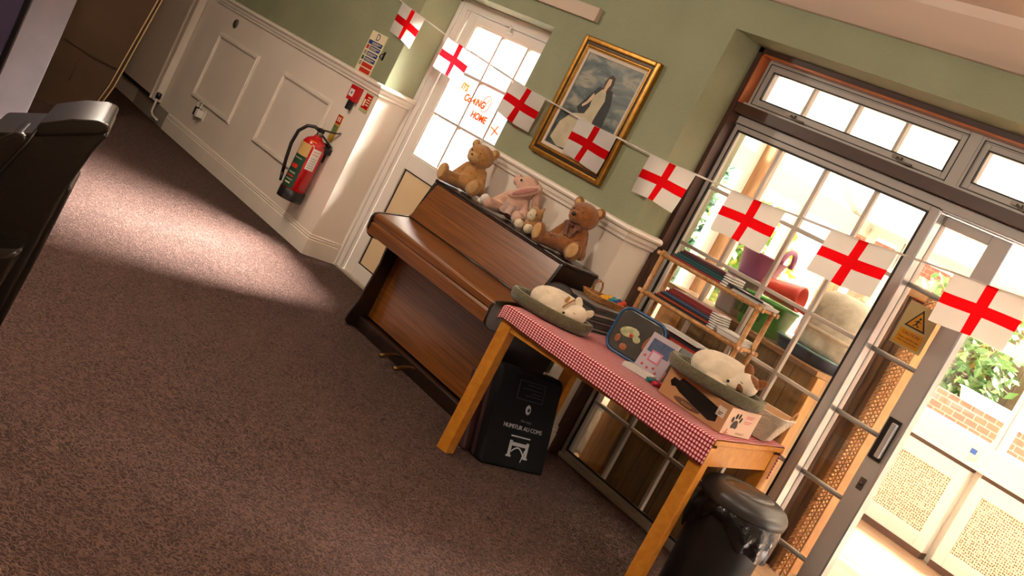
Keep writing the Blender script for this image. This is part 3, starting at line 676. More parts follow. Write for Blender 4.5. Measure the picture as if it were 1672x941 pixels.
# small cat
t = thing('toy_cat', 'small ginger and cream toy cat between pink toy and brown bear', 'soft toy', (2.135, -.165, TZ), .45)
mb = MB(); mb.ell((.01, .01, .05), (.052, .055, .055)); mb.ell((0, -.015, .105), (.046, .042, .042)); mb.ell((.05, .03, .035), (.04, .05, .035))
mb.prism([(-.036, -.012, .13), (-.012, -.012, .145), (-.032, -.012, .165)], (0, .012, 0)); mb.prism([(.036, -.012, .13), (.012, -.012, .145), (.034, -.012, .168)], (0, .012, 0))
b = mb.build('body', M_BEARA, t); remesh(b, .0045, 3)
MB().ell((-.004, -.042, .1), (.028, .02, .034)).build('face_patch', M_CREAM, t)
for sx in (-1, 1):
    MB().ell((sx*.024-.004, -.05, .112), (.0045, .004, .0045), u=10, v=6).build('eye', M_BLK, t)
    MB().ell((sx*.03-.006, -.07, .028), (.028, .028, .027)).build('paw', M_CREAM, t)
MB().ell((-.004, -.063, .098), (.004, .003, .003), u=8, v=6).build('nose', M_PINKD, t)

# ------------------------------------------------------------------ table and cloth
TH = .237; TL, TW = 1.163, .775
ux, uy = math.cos(TH), math.sin(TH)
def tb(a, b, z=0): return (2.914+a*ux-b*uy, -.766+a*uy+b*ux, z)
t = thing('side_table', 'orange beech table with straight legs under a gingham cloth', 'table', tb(0, 0), TH)
for a in (0, TL-.062):
    for b_ in (0, TW-.062): MB().box(a, a+.062, b_, b_+.062, 0, .70).build('leg', M_TABLE, t, bevel=.003)
MB().box(.062, TL-.062, .008, .03, .635, .715).build('front_rail', M_TABLE, t); MB().box(.062, TL-.062, TW-.03, TW-.008, .635, .715).build('back_rail', M_TABLE, t)
MB().box(TL-.03, TL-.006, .062, TW-.062, .615, .715).build('end_rail', M_TABLE, t); MB().box(.006, .03, .062, TW-.062, .615, .715).build('end_rail', M_TABLE, t)
MB().box(-.008, TL+.008, -.006, TW+.004, .715, .738).build('tabletop', M_TABLE, t, bevel=.004)
# cloth: arc across (front drape, top, back drape)
def cloth():
    mb = MB(); bm = mb.bm; uvl = bm.loops.layers.uv.new('UVMap')
    L0, L1 = -.03, TL+.004; DF, DB = .092, .16
    arc = []
    n = 7
    for k in range(n+1): arc.append((-.016, .734-DF*(1-k/n)))
    arc += [(-.014, .738), (-.009, .742), (.0, .7435)]
    for k in range(1, 25): arc.append((TW*k/24, .7435))
    arc += [(TW+.006, .740), (TW+.009, .735)]
    for k in range(1, n+1): arc.append((TW+.009, .735-DB*k/n))
    s_ = [0]
    for p, q in zip(arc, arc[1:]): s_.append(s_[-1]+math.hypot(q[0]-p[0], q[1]-p[1]))
    NU = 110; rows = []
    rr = random.Random(5)
    for i in range(NU+1):
        a = L0+(L1-L0)*i/NU; row = []
        for j, (b_, z) in enumerate(arc):
            out = max(0, (.736-z)/.1)
            fr = b_ < 0
            wob = .004*math.sin(a*34+.6)+.003*math.sin(a*81)
            bb = b_+(-abs(wob)*out if fr else (-.3*wob*out)); zz = z
            if fr and z < .734: zz = .734-(.734-z)/DF*(.056+.056*max(0, min(1, a/TL)))
            if 0 <= b_ <= TW: zz += .0007*math.sin(a*60+b_*25)+.0006*math.sin(b_*140+a*9)
            aa = a
            if i < 4: zz -= (4-i)**2*.0016*(1 if b_ >= 0 else .6); aa = a+(4-i)*.003
            row.append(bm.verts.new((aa, bb, zz)))
        rows.append(row)
    P = .0148
    for i in range(NU):
        for j in range(len(arc)-1):
            f = bm.faces.new((rows[i][j], rows[i+1][j], rows[i+1][j+1], rows[i][j+1])); f.smooth = True
            uv = [((L1-L0)*i/NU/P, s_[j]/P), ((L1-L0)*(i+1)/NU/P, s_[j]/P), ((L1-L0)*(i+1)/NU/P, s_[j+1]/P), ((L1-L0)*i/NU/P, s_[j+1]/P)]
            for l, q in zip(f.loops, uv): l[uvl].uv = q
    o = mb.build('gingham_tablecloth', M_GING)
    o.location = tb(0, 0); o.rotation_euler = (0, 0, TH)
    sl_ = o.modifiers.new('thick', 'SOLIDIFY'); sl_.thickness = .0012; sl_.offset = 1
    tag(o, 'red and white gingham tablecloth hanging over the table front', 'tablecloth'); ORG[o.name] = Vector(o.location)
    return o
cloth()
ZT = .7465

# ------------------------------------------------------------------ dog beds with sleeping toy dogs
def dog_bed(name, label, loc, rz, a, b, h, tilt=(0, 0)):
    t = thing(name, label, 'pet bed', loc, rz); t.rotation_euler = (tilt[0], tilt[1], rz)
    mb = MB(); n = 56
    prof = [(.80, .004), (.93, .004), (1.0, h*.35), (1.03, h*.8), (1.0, h*1.0), (.94, h*1.04), (.88, h*.92), (.84, h*.55), (.80, .02)]
    rings = []
    for r, z in prof: rings.append([mb.bm.verts.new((a*r*math.cos(2*PI*k/n), b*(r if r > .9 else r-.03)*math.sin(2*PI*k/n), z)) for k in range(n)])
    for A, B in zip(rings, rings[1:]+rings[:1]):
        for k in range(n):
            f = mb.bm.faces.new((A[k], A[(k+1) % n], B[(k+1) % n], B[k])); f.smooth = True
    mb.build('rim', M_BASK, t)
    MB().lathe([(.01, .003), (.83, .003), (.84, .014), (.6, .024), (.01, .026)], n=40, sx=a, sy=b).build('cushion', M_BASKIN, t)
    mb = MB()
    mb.tube([(a*1.005*math.cos(2*PI*k/60), b*1.005*math.sin(2*PI*k/60), h*1.0) for k in range(60)], .0022, 6, True); mb.build('piping', mat('olive_piping', (120, 112, 84), .9), t)
    return t
def sleeping_dog(label, loc, rz, s=1.0, brown=False, group=None):
    t = thing('toy_dog', label, 'soft toy', loc, rz)
    mb = MB()
    # curled body: arc of balls, haunch at the left, chest at the right
    for k in range(13):
        f = k/12; an = PI*(1.02-.98*f); R0 = .085
        c = V(R0*math.cos(an)*1.15, R0*math.sin(an)*.62-.01, .055+.012*math.sin(f*PI)); r = .058+.012*math.sin(f*PI)-(.006 if f > .8 else 0)
        mb.ell(c, (r*1.05, r, r*.98), u=16, v=12)
    mb.ell((-.055, -.035, .045), (.066, .045, .046)); mb.ell((.0, -.01, .06), (.085, .055, .055))
    limb(mb, (-.03, -.066, .022), (.045, -.075, .018), .02, .016); limb(mb, (.09, -.03, .03), (.05, -.085, .018), .024, .016)
    # head resting forward
    mb.ell((.125, -.05, .07), (.058, .054, .05)); mb.ell((.086, -.098, .05), (.027, .034, .024), (0, 0, -.6)); mb.ell((.108, -.068, .06), (.044, .04, .038))
    b = mb.build('body', M_DOG, t); remesh(b, .005, 4)
    MB().ell((.068, -.124, .054), (.009, .008, .007), (0, 0, -.5), u=12, v=8).build('nose', M_BLK, t)
    MB().tube([(.112, -.104, .078), (.12, -.104, .073), (.129, -.1, .076)], .0016, 6).build('eye', M_INK, t)
    for sx, (x, y, z) in ((-1, (.102, -.022, .126)), (1, (.18, -.05, .1))):
        e = MB(); e.ell((x, y, z), (.022, .009, .034), (.2*sx, sx*.55+.1, .5)); e.build('ear', M_DOGB if brown else M_CREAM, t)
    if brown:
        MB().ell((.118, -.092, .052), (.026, .017, .02), (0, .3, .5), u=16, v=10).build('face_patch', M_DOGB, t)
        MB().ell((.14, -.05, .086), (.045, .04, .036), (0, 0, 0), u=16, v=10).build('face_patch', M_DOGB, t)
    else:
        mb = MB(); mb.tube([(.052+.004*math.cos(k*PI/8)+.022*math.sin(k*PI/8), -.02+.04*math.cos(k*PI/8), .085+.045*math.sin(k*PI/8)) for k in range(-1, 10)], .0045, 8); mb.build('collar', M_WICK, t)
        MB().box(.035, .052, -.058, -.046, .1, .135, (0, .2, .4)).build('collar_tag', M_WICK, t, bevel=.002)
    t.scale = (s, s, s); return t
B1 = (2.915, -.515, ZT)
dog_bed('pet_bed', 'oval olive pet bed at the left end of the gingham table', B1, .72, .205, .14, .062)
sleeping_dog('curled cream toy dog asleep in the pet bed at table left', (B1[0]+.01, B1[1]+.01, ZT+.024), .62, .86)
BX = (3.775, -.275); BXA = .10
BH = .122
dog_bed('pet_bed', 'oval olive pet bed on top of the cardboard carrier box', (3.77, -.30, ZT+BH+.001), .40, .225, .155, .056)
sleeping_dog('white toy dog with brown patches asleep above the carrier box', (3.775, -.29, ZT+BH+.026), .35, .95, True)
# carrier box
t = thing('carrier_box', 'brown cardboard pet carrier box with black paw print on its side', 'box', (BX[0], BX[1], ZT), BXA)
w2, d2 = .175, .125
MB().box(-w2, w2, -d2, d2, 0, BH).build('carton', M_KRAFT, t, bevel=.002)
MB().box(w2, w2+.0012, -d2+.002, d2-.002, .002, BH-.002).build('side_print', M_KRAFTL, t)
M_WINDOW = mat('dark_box_window', (16, 14, 12), .25)
def rpoly(pts, y): return [(x, y, z) for x, z in pts]
MB().prism(rpoly([(-.145, .072), (-.13, .055), (-.11, .062), (-.08, .05), (.03, .03), (.10, .018), (.135, .03), (.13, .085), (.02, .1), (-.095, .108), (-.105, .092), (-.135, .094)], -d2), (0, -.0012, 0)).build('cut_out_window', M_WINDOW, t)
mb = MB(); mb.ell((-.02, -d2, .022), (.075, .0012, .015), u=24, v=8); mb.build('oval_logo', mat('logo_brown', (96, 62, 36), .7, var=.4, vs=120), t)
text('box_text', 'snooze', .02, M_KRAFT, t, (-.02, -d2-.002, .022), rx, .0004)
stk = MB().box(.118, .16, -d2-.0012, -d2, .058, .1).build('sticker', mat('pale_sticker', (206, 190, 174), .6), t, bevel=0)
MB().box(.128, .15, -d2-.002, -d2-.0012, .074, .078).box(.128, .144, -d2-.002, -d2-.0012, .066, .07).build('sticker_print', M_INK, stk)
mb = MB(); Xf = w2+.0016
mb.ell((Xf, -.045, .052), (.0008, .022, .018), u=20, v=8); mb.ell((Xf, -.06, .043), (.0008, .011, .011), u=12, v=8); mb.ell((Xf, -.03, .043), (.0008, .011, .011), u=12, v=8)
for yy, zz, ra in ((-.077, .071, .3), (-.057, .088, .1), (-.034, .09, -.1), (-.015, .075, -.3)): mb.ell((Xf, yy, zz), (.0008, .009, .013), (ra, 0, 0), u=12, v=8)
mb.build('paw_print', mat('paw_ink', (8, 8, 8), .8), t)
mb = MB()
for k, z in enumerate((.098, .09, .074, .066)): mb.box(w2+.0012, w2+.002, .02, .085-.012*(k % 2), z-.0016, z+.0016)
mb.build('pink_print', mat('pink_print_ink', (206, 96, 110), .6), t)
text('side_text', 'PERFECT', .019, mat('tan_print', (196, 158, 130), .7), t, (w2+.002, 0.03, .014), (PI/2, 0, PI/2), .0003)
MB().box(w2+.0012, w2+.002, -.1, -.065, .008, .011).box(w2+.0012, w2+.002, -.085, -.08, .004, .026).build('red_mark', M_SRED, t)

# white wicker basket at the right end
t = thing('wicker_basket', 'whitewashed wicker basket with cane handle at the right table end', 'basket', (3.815, .088, ZT), TH+.1)
def woven(mb, w0, d0, w1, d1, h, rows, r=.006, wob=.0035, n=64):
    for j in range(rows):
        f = j/(rows-1); ww = w0+(w1-w0)*f; dd = d0+(d1-d0)*f; z = r+f*(h-2*r); pts = []
        for k in range(n):
            a = 2*PI*k/n; ca, sa = math.cos(a), math.sin(a); p = 4.5
            x = math.copysign(abs(ca)**(2/p), ca)*ww; y = math.copysign(abs(sa)**(2/p), sa)*dd
            o = 1+wob/ww*(1 if (k+j) % 2 else -1); pts.append((x*o, y*o, z))
        mb.tube(pts, r, 6, True)
mb = MB(); woven(mb, .052, .08, .105, .118, .135, 14, .0058); mb.build('woven_wall', M_WICKW, t)
MB().lathe([(.01, 0), (1, 0), (1.05, .006), (.01, .008)], n=40, sx=.05, sy=.078, p=4.5).build('woven_floor', M_WICKW, t)
MB().lathe([(.98, .01), (1.0, .0), (1.95, .128), (1.92, .13)], (0, 0, .002), 48, .05, .06, 4.5).build('lining', M_WICK, t)
mb = MB()
for yy in (.05, -.06):
    mb.tube([(.096*(1 if yy > 0 else -1), yy-.035, .115), (.10*(1 if yy > 0 else -1), yy-.03, .15), (.104*(1 if yy > 0 else -1), yy, .172), (.10*(1 if yy > 0 else -1), yy+.03, .15), (.096*(1 if yy > 0 else -1), yy+.035, .115)], .0055, 8)
mb.build('handle', M_WICK, t)

# magazines
MAGC = [(70, 66, 62), (104, 98, 90), (48, 48, 50), (128, 120, 110), (78, 72, 66), (118, 44, 46), (60, 66, 72), (112, 104, 96), (44, 42, 42), (150, 144, 134)]
mg = [mat('magazine_cover', c, .4, var=.25, vs=30) for c in MAGC]
rr = random.Random(11); z = ZT
MGX, MGY = 2.765, -.115
NM = 14
for k in range(NM):
    h = .0088+rr.uniform(-.001, .0015)
    ordn = ['bottom', 'second', 'third', 'fourth', 'fifth', 'sixth', 'seventh', 'eighth', 'ninth', 'tenth', 'eleventh', 'twelfth', 'thirteenth', 'top'][k]
    tt = thing('magazine', 'dark covered magazine, %s of the pile behind the left pet bed%s' % (ordn, '' if ordn in ('bottom', 'top') else ' counting up'), 'magazine', (MGX+rr.uniform(-.006, .006), MGY+rr.uniform(-.006, .006), z+.0003), TH-.02+rr.uniform(-.05, .05), 'magazines in the pile')
    MB().box(-.1, .1, -.14, .14, .0012, h-.0014).build('pages', M_PAPER if k % 4 == 1 else mat('grey_page_block', (120, 114, 106), .8), tt)
    MB().box(-.104, .104, -.143, .143, 0, .0012).box(-.104, .104, -.143, .143, h-.0014, h-.0002).box(-.104, -.1, -.143, .143, 0, h-.0002).box(-.104, .1, -.143, -.1405, 0, h-.0002).build('cover', mg[k % len(mg)], tt)
    z += h+.0004
ZM = z
# tray basket on magazines
t = thing('cane_tray_basket', 'shallow cane basket with loop handle on top of the magazines', 'basket', (2.775, -.05, ZM+.001), TH+1.2)
mb = MB(); woven(mb, .125, .062, .14, .075, .035, 5, .0045, .003); mb.build('woven_wall', M_WICK, t)
MB().lathe([(.01, 0), (1, 0), (1.0, .005), (.01, .006)], n=40, sx=.122, sy=.06, p=4.5).build('woven_floor', M_WICK, t)
mb = MB(); mb.tube([(-.06, .07, .03), (-.065, .074, .065), (-.045, .075, .09), (-.02, .075, .085), (-.008, .074, .06), (-.01, .07, .03)], .0055, 8); mb.build('handle', M_WICK, t)
for k, (c, x, lab) in enumerate((((216, 160, 30), .0, 'yellow'), ((28, 120, 140), .035, 'teal'), ((30, 84, 130), .07, 'blue'), ((206, 70, 30), .105, 'orange red'))):
    a_ = TH+1.2; px_, py_ = 2.775+math.cos(a_)*(x-.01)-math.sin(a_)*.015, -.05+math.sin(a_)*(x-.01)+math.cos(a_)*.015
    o = MB(); o.ell((0, 0, .018), (.017, .04, .018), (.1, .1*k, .1*k)); o.ell((.003, .018, .03), (.014, .018, .012), (.2, 0, .3))
    o = o.build('folded_cloth', mat('%s_cloth' % lab.replace(' ', '_'), c, .9, var=.25, vs=40)); o.location = (px_, py_, ZM+.008); ORG[o.name] = Vector(o.location)
    tag(o, 'small %s cloth bundle poking out of the shallow cane basket' % lab, 'cloth')
# grey cap behind the first dog
t = thing('grey_cushion', 'dark grey round cushion behind the sleeping cream dog', 'cushion', (2.72, -.33, ZT))
o = MB(); o.ell((0, 0, .075), (.03, .085, .074), (0, .25, -.45)); o.build('pad', mat('dark_grey_felt', (74, 68, 68), .9, var=.1, vs=20, bmp=.2), t)
MB().tube([V(.03*0+.0, 0, .075)+Euler((0, .25, -.45)).to_matrix() @ V(.004, .084*math.cos(k*PI/20), .073*math.sin(k*PI/20)) for k in range(40)], .004, 6, True).build('seam', mat('charcoal_seam', (48, 44, 44), .9), t)

# plastic storage box standing on its side
t = thing('storage_box', 'plastic storage box with smoky lid and blue rim standing on edge', 'storage box', (3.205, -.235, ZT+.001), .35)
t.rotation_euler = (-.10, 0, .36)
def rrect(w_, h_, r, n=8):
    pts = []
    for cx, cz, a0 in ((w_-r, h_-r, 0), (-w_+r, h_-r, PI/2), (-w_+r, -h_+r, PI), (w_-r, -h_+r, 1.5*PI)):
        for k in range(n+1): a = a0+PI/2*k/n; pts.append((cx+r*math.cos(a), cz+r*math.sin(a)))
    return pts
HB = .112
MB().prism([(x, 0, z+HB) for x, z in rrect(.12, .104, .05)], (0, .075, 0)).build('tub', M_BLK, t, bevel=.006)
mb = MB(); P_ = rrect(.124, .108, .054); mb.tube([(x, -.006, z+HB) for x, z in P_], .007, 8, True); mb.build('rim', mat('blue_rim', (30, 78, 122), .3), t)
mb = MB(); mb.prism([(x, 0, z+HB) for x, z in rrect(.118, .102, .05)], (0, -.014, 0)); ld = mb.build('lid', mat('smoky_lid', (58, 58, 54), .18, coat=.5), t, bevel=.008, seg=3)
mb = MB(); mb.ell((-.035, -.0145, HB+.004), (.05, .0014, .026), (0, -.25, 0), u=24, v=6); mb.ell((.012, -.0145, HB-.012), (.02, .0014, .016), u=20, v=6); mb.build('lid_sticker', mat('pale_green_sticker', (170, 172, 128), .5, var=.35, vs=40), ld)
mb = MB(); mb.ell((-.02, -.0155, HB-.006), (.01, .0014, .01), u=14, v=6); mb.build('sticker_spot', M_SRED, ld)
mb = MB(); mb.ell((.07, -.0138, HB+.005), (.018, .0012, .045), (0, .3, 0), u=14, v=6); mb.ell((-.03, -.0138, HB-.07), (.02, .0012, .016), u=14, v=6); mb.ell((-.075, -.0138, HB-.045), (.014, .0012, .02), u=14, v=6); mb.build('shape_seen_through_lid', mat('blurred_orange', (150, 88, 54), .3), ld)

# upright books and leaflets
def book(name, label, cat, loc, rz, tilt, w_, h_, th, mt, extra=None, group=None):
    t = thing(name, label, cat, loc, rz, group); t.rotation_euler = (tilt, 0, rz)
    MB().box(-w_/2, w_/2, 0, th, 0, h_).build('cover', mt, t, bevel=.0015); MB().box(-w_/2+.003, w_/2+.001, .0015, th-.0015, .002, h_-.002).build('pages', M_PAPER, t)
    if extra: extra(t)
    return t
def deco(t):
    MB().box(-.055, .06, -.0012, 0, .095, .16).build('denim_picture', mat('denim_print', (62, 78, 112), .6, var=.3, vs=50), t)
    pp = MB().box(-.03, .03, -.0022, -.001, .055, .11).build('pink_panel', mat('pink_panel_print', (190, 110, 128), .6), t); MB().box(-.022, .022, -.003, -.002, .063, .102).build('pale_panel', mat('pale_lilac_print', (196, 176, 190), .6), pp)
    mb = MB()
    for x, z in ((-.04, .03), (-.01, .025), (.02, .035), (.04, .02), (-.05, .07)): mb.ell((x, -.001, z), (.006, .001, .006), u=10, v=6)
    mb.build('red_dots', M_SRED, t)
book('picture_book', 'upright lilac picture book with jeans and pink cover beside storage box', 'book', (3.365, -.245, ZT+.002), .30, -.22, .145, .185, .012, mat('lilac_grey_cover', (176, 162, 172), .5), deco)
def deco2(t): MB().box(-.05, .05, -.001, 0, .05, .11).build('mauve_picture', mat('mauve_print', (128, 84, 96), .6), t)
book('grey_folder', 'grey folder with mauve picture leaning behind the picture book', 'folder', (3.50, -.175, ZT+.002), .30, -.16, .15, .18, .01, mat('slate_cover', (110, 116, 120), .5), deco2)
t = thing('leaflet_stack', 'stack of pale leaflets with dark edges lying by the picture book', 'leaflets', (3.40, -.335, ZT), .36)
mb = MB()
for k in range(5): mb.box(-.07, .07, -.045+.002*k, .045+.002*k, .0005+k*.004, .0035+k*.004)
mb.build('sheets', M_PAPER, t)
for lab, c, dx in (('teal', (24, 104, 104), 0), ('crimson', (178, 32, 56), .035)):
    o = MB().tube([(0, -.02, .0), (0, .03, .0)], .0105, 12).build('paint_tube', mat('%s_tube' % lab, c, .35)); o.location = (3.505+dx, -.36+dx*.1, ZT+.0107); o.rotation_euler = (0, 0, -.3); ORG[o.name] = Vector(o.location)
    tag(o, '%s craft tube lying beside the carrier box' % lab, 'tube')

# ------------------------------------------------------------------ bamboo rack with folders
RA = .155
RO = (3.02, -.125)
t = thing('bamboo_rack', 'three tier bamboo rack holding folders at the back of the table', 'rack', (RO[0], RO[1], ZT), RA)
RL, RD = .575, .145
ZS = (.16, .30, .50)
for x in (0, RL):
    for y in (0, RD): MB().tube([(x, y, 0), (x, y, .52)], .0125, 12).build('post', M_BAMBOO, t)
for z in ZS:
    mb = MB(); mb.tube([(-.03, -.004, z), (RL+.03, -.004, z)], .0115, 10); mb.tube([(-.03, RD+.004, z), (RL+.03, RD+.004, z)], .0115, 10)
    for k in range(24): mb.box(.012+k*(RL-.02)/24, .012+k*(RL-.02)/24+.012, -.01, RD+.01, z+.002, z+.009)
    for x in (0, RL): mb.tube([(x, -.02, z), (x, RD+.02, z)], .0095, 8)
    mb.build('shelf', M_BAMBOO, t)
    mb = MB()
    for x in (0, RL):
        for y in (0, RD): mb.ell((x+(.014 if x else -.014), y-.012, z), (.009, .009, .009), u=10, v=8)
    mb.build('peg', mat('pale_peg', (222, 190, 160), .5), t)
def rk(x, y, z): return (RO[0]+x*math.cos(RA)-y*math.sin(RA), RO[1]+x*math.sin(RA)+y*math.cos(RA), ZT+z)
FC = {'crimson': (120, 20, 34), 'dark teal': (10, 74, 76), 'maroon': (88, 22, 28), 'black': (26, 26, 28), 'rust red': (150, 52, 26), 'steel blue': (52, 84, 120), 'navy': (30, 44, 76), 'brick red': (130, 36, 30), 'olive': (82, 72, 46), 'scarlet': (160, 30, 36)}
FM = {k: mat('%s_folder_card' % k.replace(' ', '_'), c, .5, var=.08, vs=20) for k, c in FC.items()}
def folder(colour, where, x, z, L, rz, th=.011, tilt=0):
    t = thing('ring_folder', '%s folder, %s' % (colour, where), 'folder', rk(x, .015, z), RA+rz, 'folders on the bamboo rack'); t.rotation_euler = (0, tilt, RA+rz)
    MB().box(0, L, 0, .14, 0, .0016).box(0, L, 0, .14, th-.0016, th).box(0, L*.99, 0, .0016, 0, th).build('cover', FM[colour], t)
    MB().box(.01, L+.035, .004, .138, .0018, th-.0018).build('papers', M_PAPER, t)
zz = ZS[2]+.0095
TOPF = ['crimson', 'dark teal', 'dark teal', 'black', 'maroon']; POS = ['bottom', 'second up', 'third up', 'fourth up', 'top']
for k, c in enumerate(TOPF):
    folder(c, '%s of the pile on the top rack shelf' % POS[k], .03+.012*k, zz, .31-.012*k, -.02+.025*((k*37) % 5-2)/2*.6, .0115); zz += .0119
zz = ZS[1]+.0095
MIDF = ['black', 'rust red', 'black', 'steel blue', 'maroon', 'brick red', 'brick red']; POS = ['bottom', 'second up', 'third up', 'fourth up', 'fifth up', 'sixth up', 'top']
for k, c in enumerate(MIDF):
    folder(c, '%s of the pile on the middle rack shelf' % POS[k], .05+.012*k, zz, .33-.014*k, .015*((k*29) % 5-2)/2, .0105); zz += .0109
zz = ZS[0]+.0095
for k, c in enumerate(['scarlet', 'black', 'maroon']):
    folder(c, '%s on the lowest rack shelf' % ['bottom', 'middle', 'top'][k], .08+.02*k, zz, .34, .02*(k-1), .011); zz += .0114
def papers(label, x, z, rz, L=.2, n=6, W_=.14):
    t = thing('paper_pile', label, 'papers', rk(x, .012, z), RA+rz)
    mb = MB(); r_ = random.Random(int(x*1000))
    for k in range(n):
        o = r_.uniform(-.006, .006); mb.box(o, L+o, r_.uniform(-.004, .004), W_+r_.uniform(-.004, .004), k*.0034, k*.0034+.0024)
    mb.build('sheets', M_PAPER, t); return t
papers('white papers with black binder at the right of the top rack shelf', .40, ZS[2]+.0095, -.02, .19, 5)
t = thing('black_notebook', 'thin black notebook at the right front of the top rack shelf', 'notebook', rk(.38, .0, ZS[2]+.0277), RA-.02); MB().box(0, .2, 0, .1, 0, .006).build('cover', M_BLK, t, bevel=.001); MB().box(.006, .204, .003, .098, .001, .005).build('pages', M_PAPER, t)
papers('white papers at the right of the middle rack shelf', .435, ZS[1]+.0095, .03, .13, 9)
papers('glossy white sheets on the folders of the lowest rack shelf', .12, zz, -.04, .28, 2)

# ------------------------------------------------------------------ black case under the table
t = thing('black_carry_case', 'black padded carry case with white lettering leaning under the table', 'case', (3.005, -.335, 0), -.02)
HWY = .215
def cx(z): return -.16*z/.43
mb = MB(); mb.prism([(0, -HWY, 0), (cx(.43), -HWY, .43), (cx(.43)-.02, -HWY, .445), (cx(.43)-.10, -HWY, .435), (-.115, -HWY, .02), (-.11, -HWY, 0)], (0, 2*HWY, 0)); mb.build('shell', M_CASE, t, bevel=.018, seg=4)
MB().prism([(-.06, -HWY-.002, .01), (cx(.43)-.055, -HWY-.002, .435), (cx(.43)-.08, -HWY-.002, .435), (-.085, -HWY-.002, .01)], (0, .004, 0)).build('zip', M_CASER, t)
MB().prism([(-.112, -HWY-.03, 0), (cx(.35)-.12, -HWY-.03, .35), (cx(.35)-.2, -HWY-.03, .35), (-.2, -HWY-.03, 0)], (0, .38, 0)).build('back_pocket', M_CASER, t, bevel=.015, seg=3)
slant = math.atan2(.16, .43)
def on_case(y, z, off=.006): return (cx(z)+off, y, z)
cr = Euler((PI/2, 0, PI/2)).to_matrix(); tiltM = Matrix.Rotation(-slant, 3, 'Y')
crot = (tiltM @ cr).to_euler()
text('case_lettering', 'HUMITUR AU COMS', .029, M_LGREY, t, on_case(.0, .195, .008), crot, .0008)
text('case_small_lettering', 'the easy', .022, M_DGREYP, t, on_case(.01, .228, .008), crot, .0006)
def cbar(mb, y0, y1, z0, z1, off=.008):
    mb.prism([on_case(y0, z0, off), on_case(y1, z0, off), on_case(y1, z1, off), on_case(y0, z1, off)], (.0012, 0, .0004)); return mb
mb = MB()
for y0, y1, z0, z1 in ((-.09, .085, .405, .407), (-.09, .085, .322, .324), (-.09, -.088, .324, .405), (.083, .085, .324, .405), (-.03, .07, .39, .392), (-.06, .07, .372, .374), (0, .07, .356, .358), (-.04, .07, .342, .344)): cbar(mb, y0, y1, z0, z1)
mb.build('label_outline', M_DGREYP, t)
mb = MB(); mb.ell(on_case(.005, .282, .008), (.004, .018, .024), (0, -slant, 0), u=16, v=10); bdg = mb.build('badge', M_LGREY, t)
mb = MB(); mb.ell(on_case(.005, .282, .0125), (.002, .009, .01), (0, -slant, 0), u=14, v=8); mb.build('badge_centre', M_BLK, bdg)
mb = MB()
for y0, y1, z0, z1 in ((-.065, .065, .152, .158), (-.065, -.047, .065, .135), (.047, .065, .065, .135), (-.065, .065, .112, .128), (-.073, -.04, .06, .068), (.04, .073, .06, .068)): cbar(mb, y0, y1, z0, z1)
for k in range(12):
    a = k/12; b_ = (k+1)/12
    mb.bar(on_case(-.045+.09*a, .085+.028*math.sin(PI*a)-.015*a, .009), on_case(-.045+.09*b_, .085+.028*math.sin(PI*b_)-.015*b_, .009), .003, .006)
mb.bar(on_case(.045, .1, .009), on_case(.03, .045, .009), .003, .007); mb.build('table_logo', M_LGREY, t)
t = thing('cream_board_piece', 'small pale board standing behind the black carry case', 'board', (2.66, -.03, 0)); MB().box(-.008, .008, -.06, .02, 0, .42).build('board_panel', M_WHITE, t, bevel=.003)

# ------------------------------------------------------------------ bin
BN = (4.10, -.18)
t = thing('pedal_bin', 'black waste bin with swing lid at the right end of the table', 'bin', (BN[0], BN[1], 0)); t.scale = (1, 1, 1.09)
MB().lathe([(.01, 0), (.150, 0), (.156, .01), (.172, .44), (.176, .455), (.17, .46), (.16, .45), (.01, .44)], n=48).build('body', M_BLKM, t)
mb = MB(); n = 72; rows = 10; rb = random.Random(2)
ph = [rb.uniform(0, 6.28) for _ in range(6)]
def liner(u, v):
    a = 2*PI*u
    hang = .10+.035*math.sin(a*2+.6)+.02*math.sin(a*5+ph[0])+.055*math.exp(-((a-5.9)/.5)**2)+.03*math.exp(-((a-3.9)/.45)**2)
    r = .180+.012*math.sin(v*PI)+.009*math.sin(a*9+ph[1]+v*3)*v+.007*math.sin(a*17+ph[2])*v+.028*math.exp(-((a-5.95)/.35)**2)*v+.02*math.exp(-((a-3.9)/.4)**2)*math.sin(v*PI)
    return V(r*math.cos(a), r*math.sin(a), .475-hang*v+.006*math.sin(a*12+ph[3])*v)
mb.grid(liner, 110, rows); mb.build('bin_liner', M_BAG, t, recalc=False)
LM = Matrix.Rotation(math.radians(4), 3, 'X')
mb = MB(); mb.lathe([(.05, .462), (.186, .462), (.193, .468), (.195, .49), (.19, .505), (.178, .518), (.15, .532), (.128, .536), (.124, .533), (.05, .531)], n=56, M=None); bl = mb.build('lid', M_LID, t)
mb = MB(); mb.ell((.0, 0, .531), (.132, .094, .012), (0, 0, TH+1.2), u=40, v=12); mb.build('swing_flap', M_FLAP, bl)

